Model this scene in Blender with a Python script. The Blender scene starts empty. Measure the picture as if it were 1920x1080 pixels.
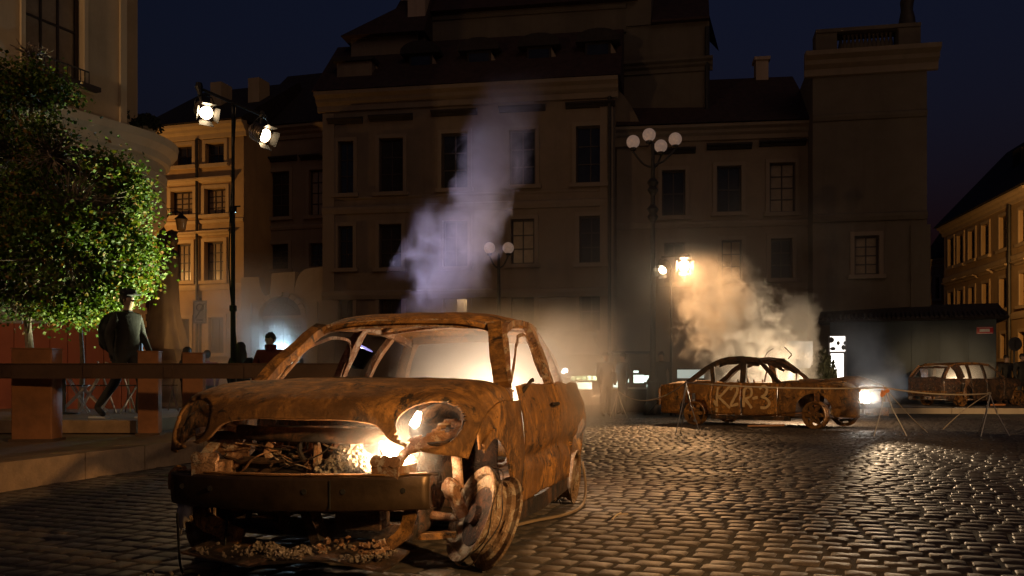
import bpy, bmesh, math, random
from mathutils import Vector, Matrix, noise
R = math.radians
random.seed(7)
scene = bpy.context.scene
col = scene.collection

# ------------------------------------------------------------------ camera
FPX, CAMH, HOR = 1690.0, 0.95, 715.0      # focal length in photo pixels, eye height, horizon row
cam_d = bpy.data.cameras.new('camera')
cam = bpy.data.objects.new('camera', cam_d); col.objects.link(cam)
cam.location = (0, 0, CAMH); cam.rotation_euler = (R(90), 0, 0)
cam_d.sensor_width = 36.0; cam_d.lens = FPX/1920*36.0
cam_d.shift_y = (HOR-540)/1920
cam_d.clip_start = 0.05; cam_d.clip_end = 800
scene.camera = cam

# ------------------------------------------------------------------ sky, moon-dim sun, exposure
world = bpy.data.worlds.new('World'); scene.world = world; world.use_nodes = True
wn = world.node_tree; wn.nodes.clear()
w_out = wn.nodes.new('ShaderNodeOutputWorld'); w_bg = wn.nodes.new('ShaderNodeBackground')
w_sky = wn.nodes.new('ShaderNodeTexSky'); w_sky.sky_type = 'NISHITA'; w_sky.sun_disc = False
w_sky.sun_elevation = R(-1.15); w_sky.sun_rotation = R(200); w_sky.air_density = 1.6; w_sky.dust_density = 1.5; w_sky.ozone_density = 3.5
w_mix = wn.nodes.new('ShaderNodeMix'); w_mix.data_type = 'RGBA'; w_mix.blend_type = 'MULTIPLY'
w_mix.inputs[0].default_value = 1.0
w_mix.inputs[7].default_value = (1.0, 0.78, 0.80, 1)
wn.links.new(w_sky.outputs[0], w_mix.inputs[6]); wn.links.new(w_mix.outputs[2], w_bg.inputs[0])
w_bg.inputs[1].default_value = 0.10
wn.links.new(w_bg.outputs[0], w_out.inputs[0])

sun_d = bpy.data.lights.new('sun', 'SUN'); sun = bpy.data.objects.new('sun', sun_d); col.objects.link(sun)
sun_d.energy = 0.11; sun_d.angle = R(40); sun_d.color = (1.0, 0.64, 0.40)
sun.rotation_euler = (R(58), 0, R(20))       # the dim warm glow of the town behind the camera

scene.view_settings.view_transform = 'Standard'; scene.view_settings.look = 'None'
scene.view_settings.exposure = 0.0; scene.view_settings.gamma = 1.0; scene.view_settings.use_curve_mapping = False
cy = scene.cycles
cy.use_denoising = True
try:
    cy.denoiser = 'OPENIMAGEDENOISE'; cy.denoising_input_passes = 'RGB_ALBEDO_NORMAL'; cy.denoising_prefilter = 'ACCURATE'
except Exception: pass
cy.max_bounces = 6; cy.diffuse_bounces = 3; cy.glossy_bounces = 3; cy.transmission_bounces = 4; cy.volume_bounces = 1
cy.transparent_max_bounces = 12
cy.sample_clamp_indirect = 3.0; cy.sample_clamp_direct = 0.0
cy.caustics_reflective = False; cy.caustics_refractive = False
cy.volume_step_rate = 1.0; cy.volume_max_steps = 160
cy.use_adaptive_sampling = True; cy.adaptive_threshold = 0.02

# ------------------------------------------------------------------ helpers
def at(px, py, Y):
    """photo pixel + distance -> world point"""
    return Vector(((px-960)/FPX*Y, Y, CAMH+(HOR-py)/FPX*Y))

def tag(o, label=None, cat=None, group=None, kind=None):
    if label: o['label'] = label
    if cat: o['category'] = cat
    if group: o['group'] = group
    if kind: o['kind'] = kind
    return o

def empty(name, loc=(0,0,0), rz=0, label=None, cat=None, group=None, kind=None):
    o = bpy.data.objects.new(name, None); col.objects.link(o)
    o.location = loc; o.rotation_euler = (0, 0, rz); o.empty_display_size = 0.2
    return tag(o, label, cat, group, kind)

def copy_tree(o, parent=None):
    c = o.copy(); col.objects.link(c); c.parent = parent
    for ch in list(o.children):
        copy_tree(ch, c)
    return c

def root_loc(o):
    v = Vector((0,0,0))
    while o is not None:
        v += o.location; o = o.parent
    return v

def crom(pts, n):
    """n points along a Catmull-Rom curve through pts"""
    P = [Vector(p) for p in pts]
    P = [P[0]*2-P[1]] + P + [P[-1]*2-P[-2]]
    m = len(P)-3; out = []
    for i in range(n):
        t = i/(n-1)*m; k = min(int(t), m-1); t -= k
        a, b, c, d = P[k:k+4]
        out.append(0.5*((2*b)+(c-a)*t+(2*a-5*b+4*c-d)*t*t+(3*b-a-3*c+d)*t*t*t))
    return out

def loft(rows, nu, nv):
    rr = [crom(r, nv) for r in rows]
    cols = [crom([r[j] for r in rr], nu) for j in range(nv)]
    return [[cols[j][i] for j in range(nv)] for i in range(nu)]

class MB:
    def __init__(s): s.v = []; s.f = []; s.m = []; s.mi = 0
    def add(s, vs, fs):
        o = len(s.v); s.v += [Vector(p) for p in vs]
        for f in fs: s.f.append([i+o for i in f]); s.m.append(s.mi)
        return s
    def box(s, c, size, M=None):
        x, y, z = [q/2 for q in size]; c = Vector(c)
        vs = [Vector((a*x, b*y, d*z)) for d in (-1,1) for a, b in ((-1,-1),(1,-1),(1,1),(-1,1))]
        if M is not None: vs = [M @ p for p in vs]
        return s.add([p+c for p in vs], [(3,2,1,0),(4,5,6,7),(0,1,5,4),(1,2,6,5),(2,3,7,6),(3,0,4,7)])
    def hexa(s, p8):
        return s.add(p8, [(3,2,1,0),(4,5,6,7),(0,1,5,4),(1,2,6,5),(2,3,7,6),(3,0,4,7)])
    def tube(s, pts, r, n=8, cap=True):
        P = [Vector(p) for p in pts]; k = len(P)
        rad = r if isinstance(r, (list, tuple)) else [r]*k
        vs = []; up = None
        for i, p in enumerate(P):
            t = (P[min(i+1, k-1)]-P[max(i-1, 0)]).normalized()
            if up is None:
                up = Vector((0,0,1)) if abs(t.z) < 0.9 else Vector((1,0,0))
            a = (up - t*up.dot(t)).normalized(); b = t.cross(a); up = a
            vs += [p + (a*math.cos(2*math.pi*j/n)+b*math.sin(2*math.pi*j/n))*rad[i] for j in range(n)]
        fs = [(i*n+j, i*n+(j+1)%n, (i+1)*n+(j+1)%n, (i+1)*n+j) for i in range(k-1) for j in range(n)]
        if cap: fs += [list(range(n))[::-1], [(k-1)*n+j for j in range(n)]]
        return s.add(vs, fs)
    def bar(s, a, b, w, h, up=(0,0,1)):
        """rectangular bar from a to b; h along up"""
        a, b = Vector(a), Vector(b); t = (b-a).normalized(); u = Vector(up)
        u = (u - t*u.dot(t)).normalized(); q = t.cross(u)
        vs = []
        for p in (a, b):
            vs += [p-q*w/2-u*h/2, p+q*w/2-u*h/2, p+q*w/2+u*h/2, p-q*w/2+u*h/2]
        return s.hexa(vs)
    def strip(s, pts, w, h, up=(0,0,1)):
        """rectangular section swept along pts"""
        P = [Vector(p) for p in pts]; k = len(P); vs = []
        for i, p in enumerate(P):
            t = (P[min(i+1, k-1)]-P[max(i-1, 0)]).normalized(); u = Vector(up)
            u = (u - t*u.dot(t)).normalized(); q = t.cross(u)
            ww = w[i] if isinstance(w, (list, tuple)) else w
            vs += [p-q*ww/2-u*h/2, p+q*ww/2-u*h/2, p+q*ww/2+u*h/2, p-q*ww/2+u*h/2]
        fs = [(i*4+j, i*4+(j+1)%4, (i+1)*4+(j+1)%4, (i+1)*4+j) for i in range(k-1) for j in range(4)]
        fs += [(3,2,1,0), tuple((k-1)*4+j for j in range(4))]
        return s.add(vs, fs)
    def grid(s, g, skip=None, flip=False):
        nu, nv = len(g), len(g[0])
        vs = [p for r in g for p in r]; fs = []
        for i in range(nu-1):
            for j in range(nv-1):
                if skip and skip(i, j): continue
                f = (i*nv+j, i*nv+j+1, (i+1)*nv+j+1, (i+1)*nv+j)
                fs.append(f[::-1] if flip else f)
        return s.add(vs, fs)
    def lathe(s, prof, n=24, M=None, closed=False):
        """profile (r, h) about local z"""
        vs = []
        for r, h in prof:
            for j in range(n):
                a = 2*math.pi*j/n; p = Vector((r*math.cos(a), r*math.sin(a), h)); vs.append(M @ p if M is not None else p)
        k = len(prof)
        fs = [(i*n+j, i*n+(j+1)%n, ((i+1)%k)*n+(j+1)%n, ((i+1)%k)*n+j) for i in range(k if closed else k-1) for j in range(n)]
        if not closed: fs += [list(range(n))[::-1], [(k-1)*n+j for j in range(n)]]
        return s.add(vs, fs)
    def ball(s, c, r, n=12, m=8, sq=(1,1,1), amp=0, freq=3):
        c = Vector(c); vs = []
        for i in range(m+1):
            th = math.pi*i/m
            for j in range(n):
                a = 2*math.pi*j/n
                d = Vector((math.sin(th)*math.cos(a), math.sin(th)*math.sin(a), math.cos(th)))
                k = 1 + (amp*noise.noise((d*freq+c*7)) if amp else 0)
                vs.append(c+Vector((d.x*sq[0], d.y*sq[1], d.z*sq[2]))*r*k)
        fs = [(i*n+j, (i+1)*n+j, (i+1)*n+(j+1)%n, i*n+(j+1)%n) for i in range(m) for j in range(n)]
        return s.add(vs, fs)
    def prism(s, poly, ext):
        """closed polygon (3D pts) extruded along vector ext"""
        n = len(poly); P = [Vector(p) for p in poly]; e = Vector(ext)
        return s.add(P+[p+e for p in P], [list(range(n))[::-1], [n+i for i in range(n)]]+[(i,(i+1)%n,n+(i+1)%n,n+i) for i in range(n)])
    def build(s, name, mat, parent=None, smooth=False, world=False, kind=None, solid=0, off=-1, dent=0, dfreq=4, auto=None):
        vs = s.v
        if dent:
            vs = [p + noise.noise_vector(p*dfreq+Vector((3.1,1.7,parent.location.x if parent else 0)))*dent + noise.noise_vector(p*dfreq*3.3)*dent*0.35 for p in vs]
        if world and parent is not None:
            o0 = root_loc(parent); vs = [p-o0 for p in vs]
        me = bpy.data.meshes.new(name)
        me.from_pydata([tuple(p) for p in vs], [], s.f)
        mats = mat if isinstance(mat, (list, tuple)) else [mat]
        for q in mats: me.materials.append(q)
        if len(mats) > 1: me.polygons.foreach_set('material_index', s.m)
        bm = bmesh.new(); bm.from_mesh(me)
        bmesh.ops.remove_doubles(bm, verts=bm.verts, dist=1e-5)
        bmesh.ops.delete(bm, geom=[v for v in bm.verts if not v.link_faces], context='VERTS')
        bmesh.ops.recalc_face_normals(bm, faces=bm.faces)
        if smooth:
            for f in bm.faces: f.smooth = True
            lim = R(auto or 40)
            for e in bm.edges:
                if len(e.link_faces) == 2 and e.calc_face_angle(0) > lim: e.smooth = False
        bm.to_mesh(me); bm.free(); me.update()
        o = bpy.data.objects.new(name, me); col.objects.link(o)
        if parent is not None: o.parent = parent
        if solid:
            md = o.modifiers.new('thickness', 'SOLIDIFY'); md.thickness = solid; md.offset = off
        if kind: o['kind'] = kind
        return o

def spot(name, loc, target, power, color, angle, blend=0.4, size=0.05, parent=None):
    d = bpy.data.lights.new(name, 'SPOT'); o = bpy.data.objects.new(name, d); col.objects.link(o)
    d.energy = power; d.color = color; d.spot_size = R(angle); d.spot_blend = blend; d.shadow_soft_size = size
    loc, target = Vector(loc), Vector(target)
    o.location = loc; o.rotation_euler = (target-loc).to_track_quat('-Z', 'Y').to_euler()
    return o
def point(name, loc, power, color, size=0.05):
    d = bpy.data.lights.new(name, 'POINT'); o = bpy.data.objects.new(name, d); col.objects.link(o)
    d.energy = power; d.color = color; d.shadow_soft_size = size; o.location = loc
    return o

# ------------------------------------------------------------------ materials
def mat_new(name):
    m = bpy.data.materials.new(name); m.use_nodes = True
    nt = m.node_tree; b = nt.nodes['Principled BSDF']
    return m, nt, b
def nd(nt, typ, **kw):
    n = nt.nodes.new(typ)
    for k, v in kw.items(): setattr(n, k, v)
    return n
def tex_noise(nt, vec, scale, detail=6, rough=0.6, dist=0.0):
    n = nd(nt, 'ShaderNodeTexNoise'); n.inputs['Scale'].default_value = scale; n.inputs['Detail'].default_value = detail
    n.inputs['Roughness'].default_value = rough; n.inputs['Distortion'].default_value = dist
    nt.links.new(vec, n.inputs['Vector']); return n.outputs['Fac']
def ramp(nt, fac, stops):
    r = nd(nt, 'ShaderNodeValToRGB'); el = r.color_ramp.elements
    while len(el) < len(stops): el.new(0.5)
    for e, (p, c) in zip(el, stops):
        e.position = p; e.color = (*c, 1) if len(c) == 3 else c
    nt.links.new(fac, r.inputs[0]); return r.outputs[0]
def mixc(nt, fac, a, b, mode='MIX'):
    n = nd(nt, 'ShaderNodeMix', data_type='RGBA', blend_type=mode)
    for sock, val in ((n.inputs[0], fac), (n.inputs[6], a), (n.inputs[7], b)):
        if hasattr(val, 'is_linked'): nt.links.new(val, sock)
        elif isinstance(val, (int, float)): sock.default_value = val
        else: sock.default_value = (*val, 1)
    return n.outputs[2]
def math_n(nt, op, a, b=None, c=None, clamp=False):
    n = nd(nt, 'ShaderNodeMath', operation=op); n.use_clamp = clamp
    for i, v in enumerate((a, b, c)):
        if v is None: continue
        if hasattr(v, 'is_linked'): nt.links.new(v, n.inputs[i])
        else: n.inputs[i].default_value = v
    return n.outputs[0]
def bump(nt, b, h, strength, dist=0.02):
    n = nd(nt, 'ShaderNodeBump'); n.inputs['Strength'].default_value = strength; n.inputs['Distance'].default_value = dist
    nt.links.new(h, n.inputs['Height']); nt.links.new(n.outputs[0], b.inputs['Normal'])
def objco(nt): return nd(nt, 'ShaderNodeTexCoord').outputs['Object']

def mat_plain(name, c, rough=0.6, metal=0.0, var=0.25, scale=6, bmp=0.0, spec=0.5):
    m, nt, b = mat_new(name); v = objco(nt)
    f = tex_noise(nt, v, scale, 8, 0.65)
    dark = tuple(q*(1-var) for q in c); lite = tuple(min(1, q*(1+var)) for q in c)
    nt.links.new(ramp(nt, f, [(0.3, dark), (0.7, lite)]), b.inputs['Base Color'])
    b.inputs['Roughness'].default_value = rough; b.inputs['Metallic'].default_value = metal
    b.inputs['Specular IOR Level'].default_value = spec
    if bmp: bump(nt, b, tex_noise(nt, v, scale*6, 8, 0.7), bmp)
    return m
def mat_emit(name, c, strength):
    m, nt, b = mat_new(name)
    b.inputs['Base Color'].default_value = (0.8, 0.8, 0.8, 1)
    b.inputs['Emission Color'].default_value = (*c, 1); b.inputs['Emission Strength'].default_value = strength
    return m
def mat_rust(name, c1=(0.34,0.155,0.036), c2=(0.165,0.074,0.022), soot=(0.018,0.012,0.009), ash=(0.42,0.34,0.26), soot_at=0.575, ash_at=0.68, s=1.0, rough=0.72, metal=0.15, crack=0.006):
    m, nt, b = mat_new(name); v = objco(nt)
    big = tex_noise(nt, v, 2.2*s, 6, 0.62, 0.6)
    fine = tex_noise(nt, v, 24*s, 10, 0.78, 0.4)
    streak = nd(nt, 'ShaderNodeMapping'); streak.inputs['Scale'].default_value = (9*s, 9*s, 1.3*s); nt.links.new(v, streak.inputs[0])
    st = tex_noise(nt, streak.outputs[0], 1.0, 8, 0.7, 0.4)
    mid = tex_noise(nt, v, 5.5*s, 14, 0.80, 0.7)
    base = ramp(nt, mid, [(0.42, tuple(q*0.30 for q in c2)), (0.465, c2), (0.515, c1), (0.60, tuple(min(1, q*1.7) for q in c1))])
    base = mixc(nt, ramp(nt, big, [(0.40, (0.75,0.75,0.75)), (0.60, (0,0,0))]), base, c2)
    base = mixc(nt, ramp(nt, st, [(0.46, (0,0,0)), (0.60, (0.8,0.8,0.8))]), base, tuple(q*0.8 for q in c2))
    base = mixc(nt, ramp(nt, fine, [(0.36, (0.9,0.9,0.9)), (0.48, (0,0,0))]), base, tuple(q*0.3 for q in c1))
    f2 = tex_noise(nt, v, 4.6*s, 10, 0.70, 1.1)
    base = mixc(nt, ramp(nt, f2, [(soot_at, (0,0,0)), (soot_at+0.035, (0.92,0.92,0.92))]), base, soot)
    mv = nd(nt, 'ShaderNodeMapping'); mv.inputs['Location'].default_value = (5.2, 9.1, 2.2); nt.links.new(v, mv.inputs[0])
    f3 = tex_noise(nt, mv.outputs[0], 6.0*s, 10, 0.75, 0.6)
    base = mixc(nt, ramp(nt, f3, [(ash_at-.03, (0,0,0)), (ash_at, (0.8,0.8,0.8))]), base, ash)
    f4 = tex_noise(nt, v, 2.6*s, 8, 0.66, 1.9); ck = math_n(nt, 'ADD', math_n(nt, 'ABSOLUTE', math_n(nt, 'SUBTRACT', f4, 0.5)), math_n(nt, 'MULTIPLY', math_n(nt, 'SUBTRACT', 0.56, big, clamp=True), 0.12))
    base = mixc(nt, ramp(nt, ck, [(crack*.5, (0.85,0.85,0.85)), (crack*1.6, (0,0,0))]), base, soot)
    nt.links.new(base, b.inputs['Base Color'])
    b.inputs['Metallic'].default_value = metal
    nt.links.new(ramp(nt, fine, [(0.3, (rough-0.18,)*3), (0.7, (min(1, rough+0.15),)*3)]), b.inputs['Roughness'])
    h = math_n(nt, 'ADD', math_n(nt, 'MULTIPLY', fine, 0.6), f2)
    bump(nt, b, h, 0.8, 0.016)
    return m

RUST   = mat_rust('burnt_rust')
RUSTB  = mat_rust('bright_rust', c1=(0.45,0.20,0.040), c2=(0.23,0.10,0.026), soot_at=0.585, ash_at=0.72, crack=.014)
RUSTD  = mat_rust('dark_rust', c1=(0.13,0.06,0.025), c2=(0.05,0.028,0.017), soot_at=0.50, ash_at=0.72)
RUSTM  = mat_rust('mottled_rust', c1=(0.16,0.07,0.035), c2=(0.07,0.05,0.045), soot_at=0.55, ash_at=0.63, s=2.2)
RUSTI  = mat_rust('pale_burnt_steel', c1=(0.42,0.24,0.13), c2=(0.24,0.11,0.05), soot_at=0.63, ash_at=0.56, s=1.6)
RIM    = mat_rust('burnt_rim', c1=(0.40,0.27,0.17), c2=(0.22,0.12,0.06), soot_at=0.60, ash_at=0.55, s=2.6)
ASH    = mat_plain('ash', (0.32,0.27,0.215), 0.95, 0, 0.55, 30, 0.5)
SOOT   = mat_plain('soot', (0.02,0.016,0.013), 0.85, 0, 0.4, 8, 0.3)
CORTEN = mat_plain('weathered_steel', (0.16,0.062,0.022), 0.7, 0.1, 0.35, 3, 0.15)
CORTEND= mat_plain('dark_steel', (0.05,0.026,0.016), 0.6, 0.2, 0.3, 3, 0.1)
BLACK  = mat_plain('black_metal', (0.02,0.018,0.017), 0.45, 0.6, 0.2, 9)
IRON   = mat_plain('cast_iron', (0.05,0.045,0.04), 0.5, 0.5, 0.3, 9)
ALU    = mat_plain('lamp_housing', (0.35,0.27,0.20), 0.35, 0.9, 0.1, 20)
ROPE   = mat_plain('rope', (0.45,0.36,0.27), 0.8, 0, 0.2, 40)
STEELW = mat_plain('bare_steel', (0.5,0.45,0.4), 0.35, 0.9, 0.1, 20)
WHITEP = mat_plain('white_paint', (0.75,0.72,0.66), 0.5, 0, 0.08, 10)
def mat_plaster(name, c, var=0.22):
    m, nt, b = mat_new(name); v = objco(nt)
    f = tex_noise(nt, v, 0.6, 8, 0.7, 0.4); g = tex_noise(nt, v, 5, 8, 0.7)
    mp = nd(nt, 'ShaderNodeMapping'); mp.inputs['Scale'].default_value = (1.6, 1.6, 0.12); nt.links.new(v, mp.inputs[0])
    st = tex_noise(nt, mp.outputs[0], 1.0, 6, 0.7)
    base = ramp(nt, f, [(0.3, tuple(q*(1-var) for q in c)), (0.7, tuple(q*(1+var*0.5) for q in c))])
    base = mixc(nt, ramp(nt, st, [(0.5, (0,0,0)), (0.75, (0.55,0.55,0.55))]), base, tuple(q*0.55 for q in c))
    nt.links.new(base, b.inputs['Base Color']); b.inputs['Roughness'].default_value = 0.9
    bump(nt, b, g, 0.25, 0.02); return m
CREAM  = mat_plaster('cream_plaster', (0.55,0.42,0.27))
CREAMT = mat_plaster('cream_trim', (0.58,0.46,0.31), 0.12)
OCHRE  = mat_plaster('ochre_plaster', (0.50,0.33,0.16))
OCHRET = mat_plaster('ochre_trim', (0.58,0.42,0.24), 0.12)
GREYP  = mat_plaster('grey_plaster', (0.24,0.175,0.12))
GREYT  = mat_plaster('grey_trim', (0.26,0.195,0.14), 0.12)
DARKP  = mat_plaster('dark_plaster', (0.16,0.125,0.09))
REDW   = mat_plaster('red_plaster', (0.32,0.09,0.05))
KIOSKM = mat_plaster('slate_cladding', (0.085,0.10,0.11), 0.15)
TILE   = mat_plain('roof_tile', (0.050,0.024,0.018), 0.85, 0, 0.4, 4, 0.3)
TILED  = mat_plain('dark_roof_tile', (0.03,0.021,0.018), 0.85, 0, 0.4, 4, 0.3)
CHIM   = mat_plaster('chimney_render', (0.52,0.38,0.28))
GLASS  = mat_plain('dark_window_glass', (0.022,0.021,0.024), 0.14, 0, 0.3, 2)
CURT   = mat_plain('curtained_glass', (0.30,0.22,0.14), 0.25, 0, 0.2, 3)
FRAME  = mat_plain('brown_window_frame', (0.045,0.028,0.02), 0.55, 0, 0.2, 8)
FRAMEW = mat_plain('pale_window_frame', (0.32,0.25,0.18), 0.6, 0, 0.15, 8)
STONE  = mat_plaster('pale_stone', (0.40,0.32,0.23), 0.2)
STATUE = mat_plain('dark_bronze', (0.05,0.038,0.030), 0.6, 0.1, 0.35, 5, 0.2)
# ------------------------------------------------------------------ ground
def mat_cobble():
    m, nt, b = mat_new('granite_setts'); tc = nd(nt, 'ShaderNodeTexCoord')
    geo = nd(nt, 'ShaderNodeNewGeometry'); v = geo.outputs['Position']
    oi = nd(nt, 'ShaderNodeObjectInfo')
    a = tex_noise(nt, v, 3.1, 3, 0.6); g = tex_noise(nt, v, 55, 6, 0.75); p = tex_noise(nt, v, 0.5, 4, 0.6)
    base = ramp(nt, a, [(0.3, (0.060,0.046,0.038)), (0.5, (0.10,0.076,0.060)), (0.7, (0.15,0.112,0.085))])
    base = mixc(nt, ramp(nt, g, [(0.35, (0.8,0.8,0.8)), (0.6, (0,0,0))]), base, (0.05,0.04,0.034))
    nt.links.new(base, b.inputs['Base Color'])
    nt.links.new(ramp(nt, p, [(0.35, (0.48,)*3), (0.65, (0.66,)*3)]), b.inputs['Roughness'])
    bump(nt, b, g, 0.35, 0.006); return m
COB = mat_cobble()
JOINT = mat_plain('joint_sand', (0.045,0.034,0.026), 0.95, 0, 0.35, 14, 0.4)
gm = MB(); gm.add([(-160,-40,-0.006),(160,-40,-0.006),(160,260,-0.006),(-160,260,-0.006)], [(0,1,2,3)])
ground = gm.build('ground', JOINT)
tag(ground, 'dark cobbled town square paved with granite setts', 'ground', kind='structure')

def stone_mesh(rng, L, W):
    hl, hw = L/2, W/2
    j = lambda k: rng.uniform(-k, k)
    base = [(-hl,-hw),(hl,-hw),(hl,hw),(-hl,hw)]
    vs = [(x, y, -0.05) for x, y in base]
    vs += [(x*0.99+j(.004), y*0.99+j(.004), -0.020+j(.002)) for x, y in base]
    ring = []
    for i in range(4):
        x, y = base[i]; cx = 0.016+abs(j(.010)); cy_ = 0.015+abs(j(.008))
        sx, sy = (1 if x > 0 else -1), (1 if y > 0 else -1)
        pa, pb = (x-sx*cx, y-sy*0.012), (x-sx*0.012, y-sy*cy_)
        ring += [pa, pb] if i in (1, 3) else [pb, pa]
    vs += [(x, y, -0.0035+j(.0012)) for x, y in ring]
    vs += [(x*0.90, y*0.90, 0.0+j(.0012)) for x, y in ring]
    vs += [(0, 0, 0.0015)]
    fs = [(i, (i+1)%4, 4+(i+1)%4, 4+i) for i in range(4)]
    for i in range(4):
        a, b_ = 8+2*i, 8+2*i+1
        fs.append((4+i, b_, a) if False else (4+i, 8+2*i+1, 8+2*i))
        fs.append((4+i, 4+(i+1)%4, 8+(2*i+2)%8, 8+2*i+1))
    for i in range(8):
        fs.append((8+i, 8+(i+1)%8, 16+(i+1)%8, 16+i)); fs.append((16+i, 16+(i+1)%8, 24))
    return vs, fs
rng = random.Random(3)
variants = []
for k in range(8):
    vs, fs = stone_mesh(rng, 0.160+rng.uniform(-.012,.012), 0.152+rng.uniform(-.006,.005))
    me = bpy.data.meshes.new('cobblestone'); me.from_pydata(vs, [], fs)
    bm = bmesh.new(); bm.from_mesh(me); bmesh.ops.recalc_face_normals(bm, faces=bm.faces)
    for f in bm.faces: f.smooth = len(f.verts) != 4 or f.calc_center_median().z > -0.02
    bm.to_mesh(me); bm.free()
    me.materials.append(COB); variants.append((me, vs, [list(p.vertices) for p in me.polygons]))
ang = R(-23); ce, se = math.cos(ang), math.sin(ang)
spots = []
for row in range(-140, 320):
    ph = (0.5 if row % 2 else 0)+rng.uniform(-.18, .18); c = -100
    s = -26.0
    while s < 22:
        L = rng.uniform(0.135, 0.205)
        mid = s+L/2; s += L
        t = row*0.160
        x = ce*mid - se*t; y = se*mid + ce*t
        if y < 3.6 or y > 23.5 or abs(x) > 0.62*y+0.5: continue
        if x < -4.35+0.216*(y-7.75) and y > 6.8: continue        # under the stone platform
        pxx = 960+x/y*FPX; 
        spots.append((x, y, L, rng.randrange(8), rng.uniform(-.04,.04), rng.uniform(-.005,.003)))
def seen(sp):
    x, y = sp[0], sp[1]; px = 960+x/y*FPX; py = HOR+CAMH*FPX/y
    if px < 4 or px > 1916 or py > 1076: return False
    if px > 1120: return True
    if 300 < px < 985 and py < 1060: return False
    return py > 950 and px < 300 or px > 985 and py > 985
spots.sort(key=lambda q: q[1])
big = [q for q in spots if seen(q)][:300]; bigset = set(id(q) for q in big)
for q in big:
    x, y, L, k, r, dz = q
    o = bpy.data.objects.new('cobblestone', variants[k][0]); col.objects.link(o)
    o.parent = ground; o.location = (x, y, dz); o.rotation_euler = (rng.gauss(0,.006), rng.gauss(0,.006), ang+r); o.scale = ((L-0.007)/0.160, 1, 1)
V = []; Fc_ = []
for q in spots:
    if id(q) in bigset: continue
    x, y, L, k, r, dz = q; me, vs, fs = variants[k]; o = len(V)
    ca, sa = math.cos(ang+r), math.sin(ang+r); kx = (L-0.007)/0.160; tx, ty = rng.gauss(0,.006), rng.gauss(0,.006)
    for a, b_, z in vs:
        a *= kx; V.append((x+ca*a-sa*b_, y+sa*a+ca*b_, z+dz+tx*a+ty*b_))
    Fc_ += [[i+o for i in f] for f in fs]
me = bpy.data.meshes.new('cobblestones'); me.from_pydata(V, [], Fc_); me.materials.append(COB)
for p in me.polygons: p.use_smooth = True
me.update()
cobs = bpy.data.objects.new('cobblestones', me); col.objects.link(cobs); cobs.parent = ground; cobs['kind'] = 'stuff'

# pavement along the far side, on which the far wreck and the low building stand
pm = MB(); pm.prism([(6.5,27.0,-0.03),(40,25.0,-0.03),(60,60,-0.03),(6.5,60,-0.03)], (0,0,0.17))
pav = pm.build('pavement', mat_plain('paving_stone', (0.10,0.08,0.065), 0.6, 0, 0.3, 3, 0.3))
tag(pav, 'raised stone pavement along the far right side of the square', 'pavement', kind='structure')
km = MB(); x0, y0, x1, y1 = 6.5, 26.98, 40, 24.98
for i in range(26):
    a, b_ = i/26, (i+0.985)/26
    km.v and None
    k = MB(); p = Vector((x0+(x1-x0)*a, y0+(y1-y0)*a, 0.065)); q = Vector((x0+(x1-x0)*b_, y0+(y1-y0)*b_, 0.065))
    k.bar(p, q, 0.22, 0.19).build('kerbstone', STONE, pav)

# stone platform at the left with its steps
plat = empty('stone_platform', (-5, 9, 0), 0, 'low stone terrace with a worn step at the left edge of the square', 'terrace', kind='structure')
def edge(y): return -4.4+0.216*(y-7.75)
PAVM = mat_plain('terrace_paving', (0.13,0.085,0.055), 0.55, 0, 0.35, 2.2, 0.3)
STEPM = mat_plain('worn_step_stone', (0.20,0.125,0.07), 0.6, 0, 0.4, 3.5, 0.35)
MB().prism([(edge(5.6)-0.34,5.6,-0.03),(edge(14.6)-0.34,14.6,-0.03),(-16,14.6,-0.03),(-16,5.6,-0.03)], (0,0,0.272)).build('paving', PAVM, plat, world=True)
ys = [5.6]
while ys[-1] < 14.4: ys.append(ys[-1]+random.uniform(0.9, 1.35))
for a, b_ in zip(ys, ys[1:]):
    g = 0.012; jz = random.uniform(-.006,.006)
    poly = [(edge(a+g), a+g, -0.03), (edge(b_), b_, -0.03), (edge(b_)-0.345, b_, -0.03), (edge(a+g)-0.345, a+g, -0.03)]
    MB().prism(poly, (0,0,0.282+jz)).build('step_block', STEPM, plat, world=True, dent=0.004)
MB().prism([(-5.0,12.2,0.2),(-5.0,17.5,0.2),(-16,17.5,0.2),(-16,12.2,0.2)], (0,0,0.22)).build('upper_step', PAVM, plat, world=True)
for i in range(9):
    MB().box((-5.62-i*1.22, 12.19, 0.345), (1.2, 0.3, 0.17)).build('upper_step_block', STEPM, plat, world=True, dent=0.004)

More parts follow.
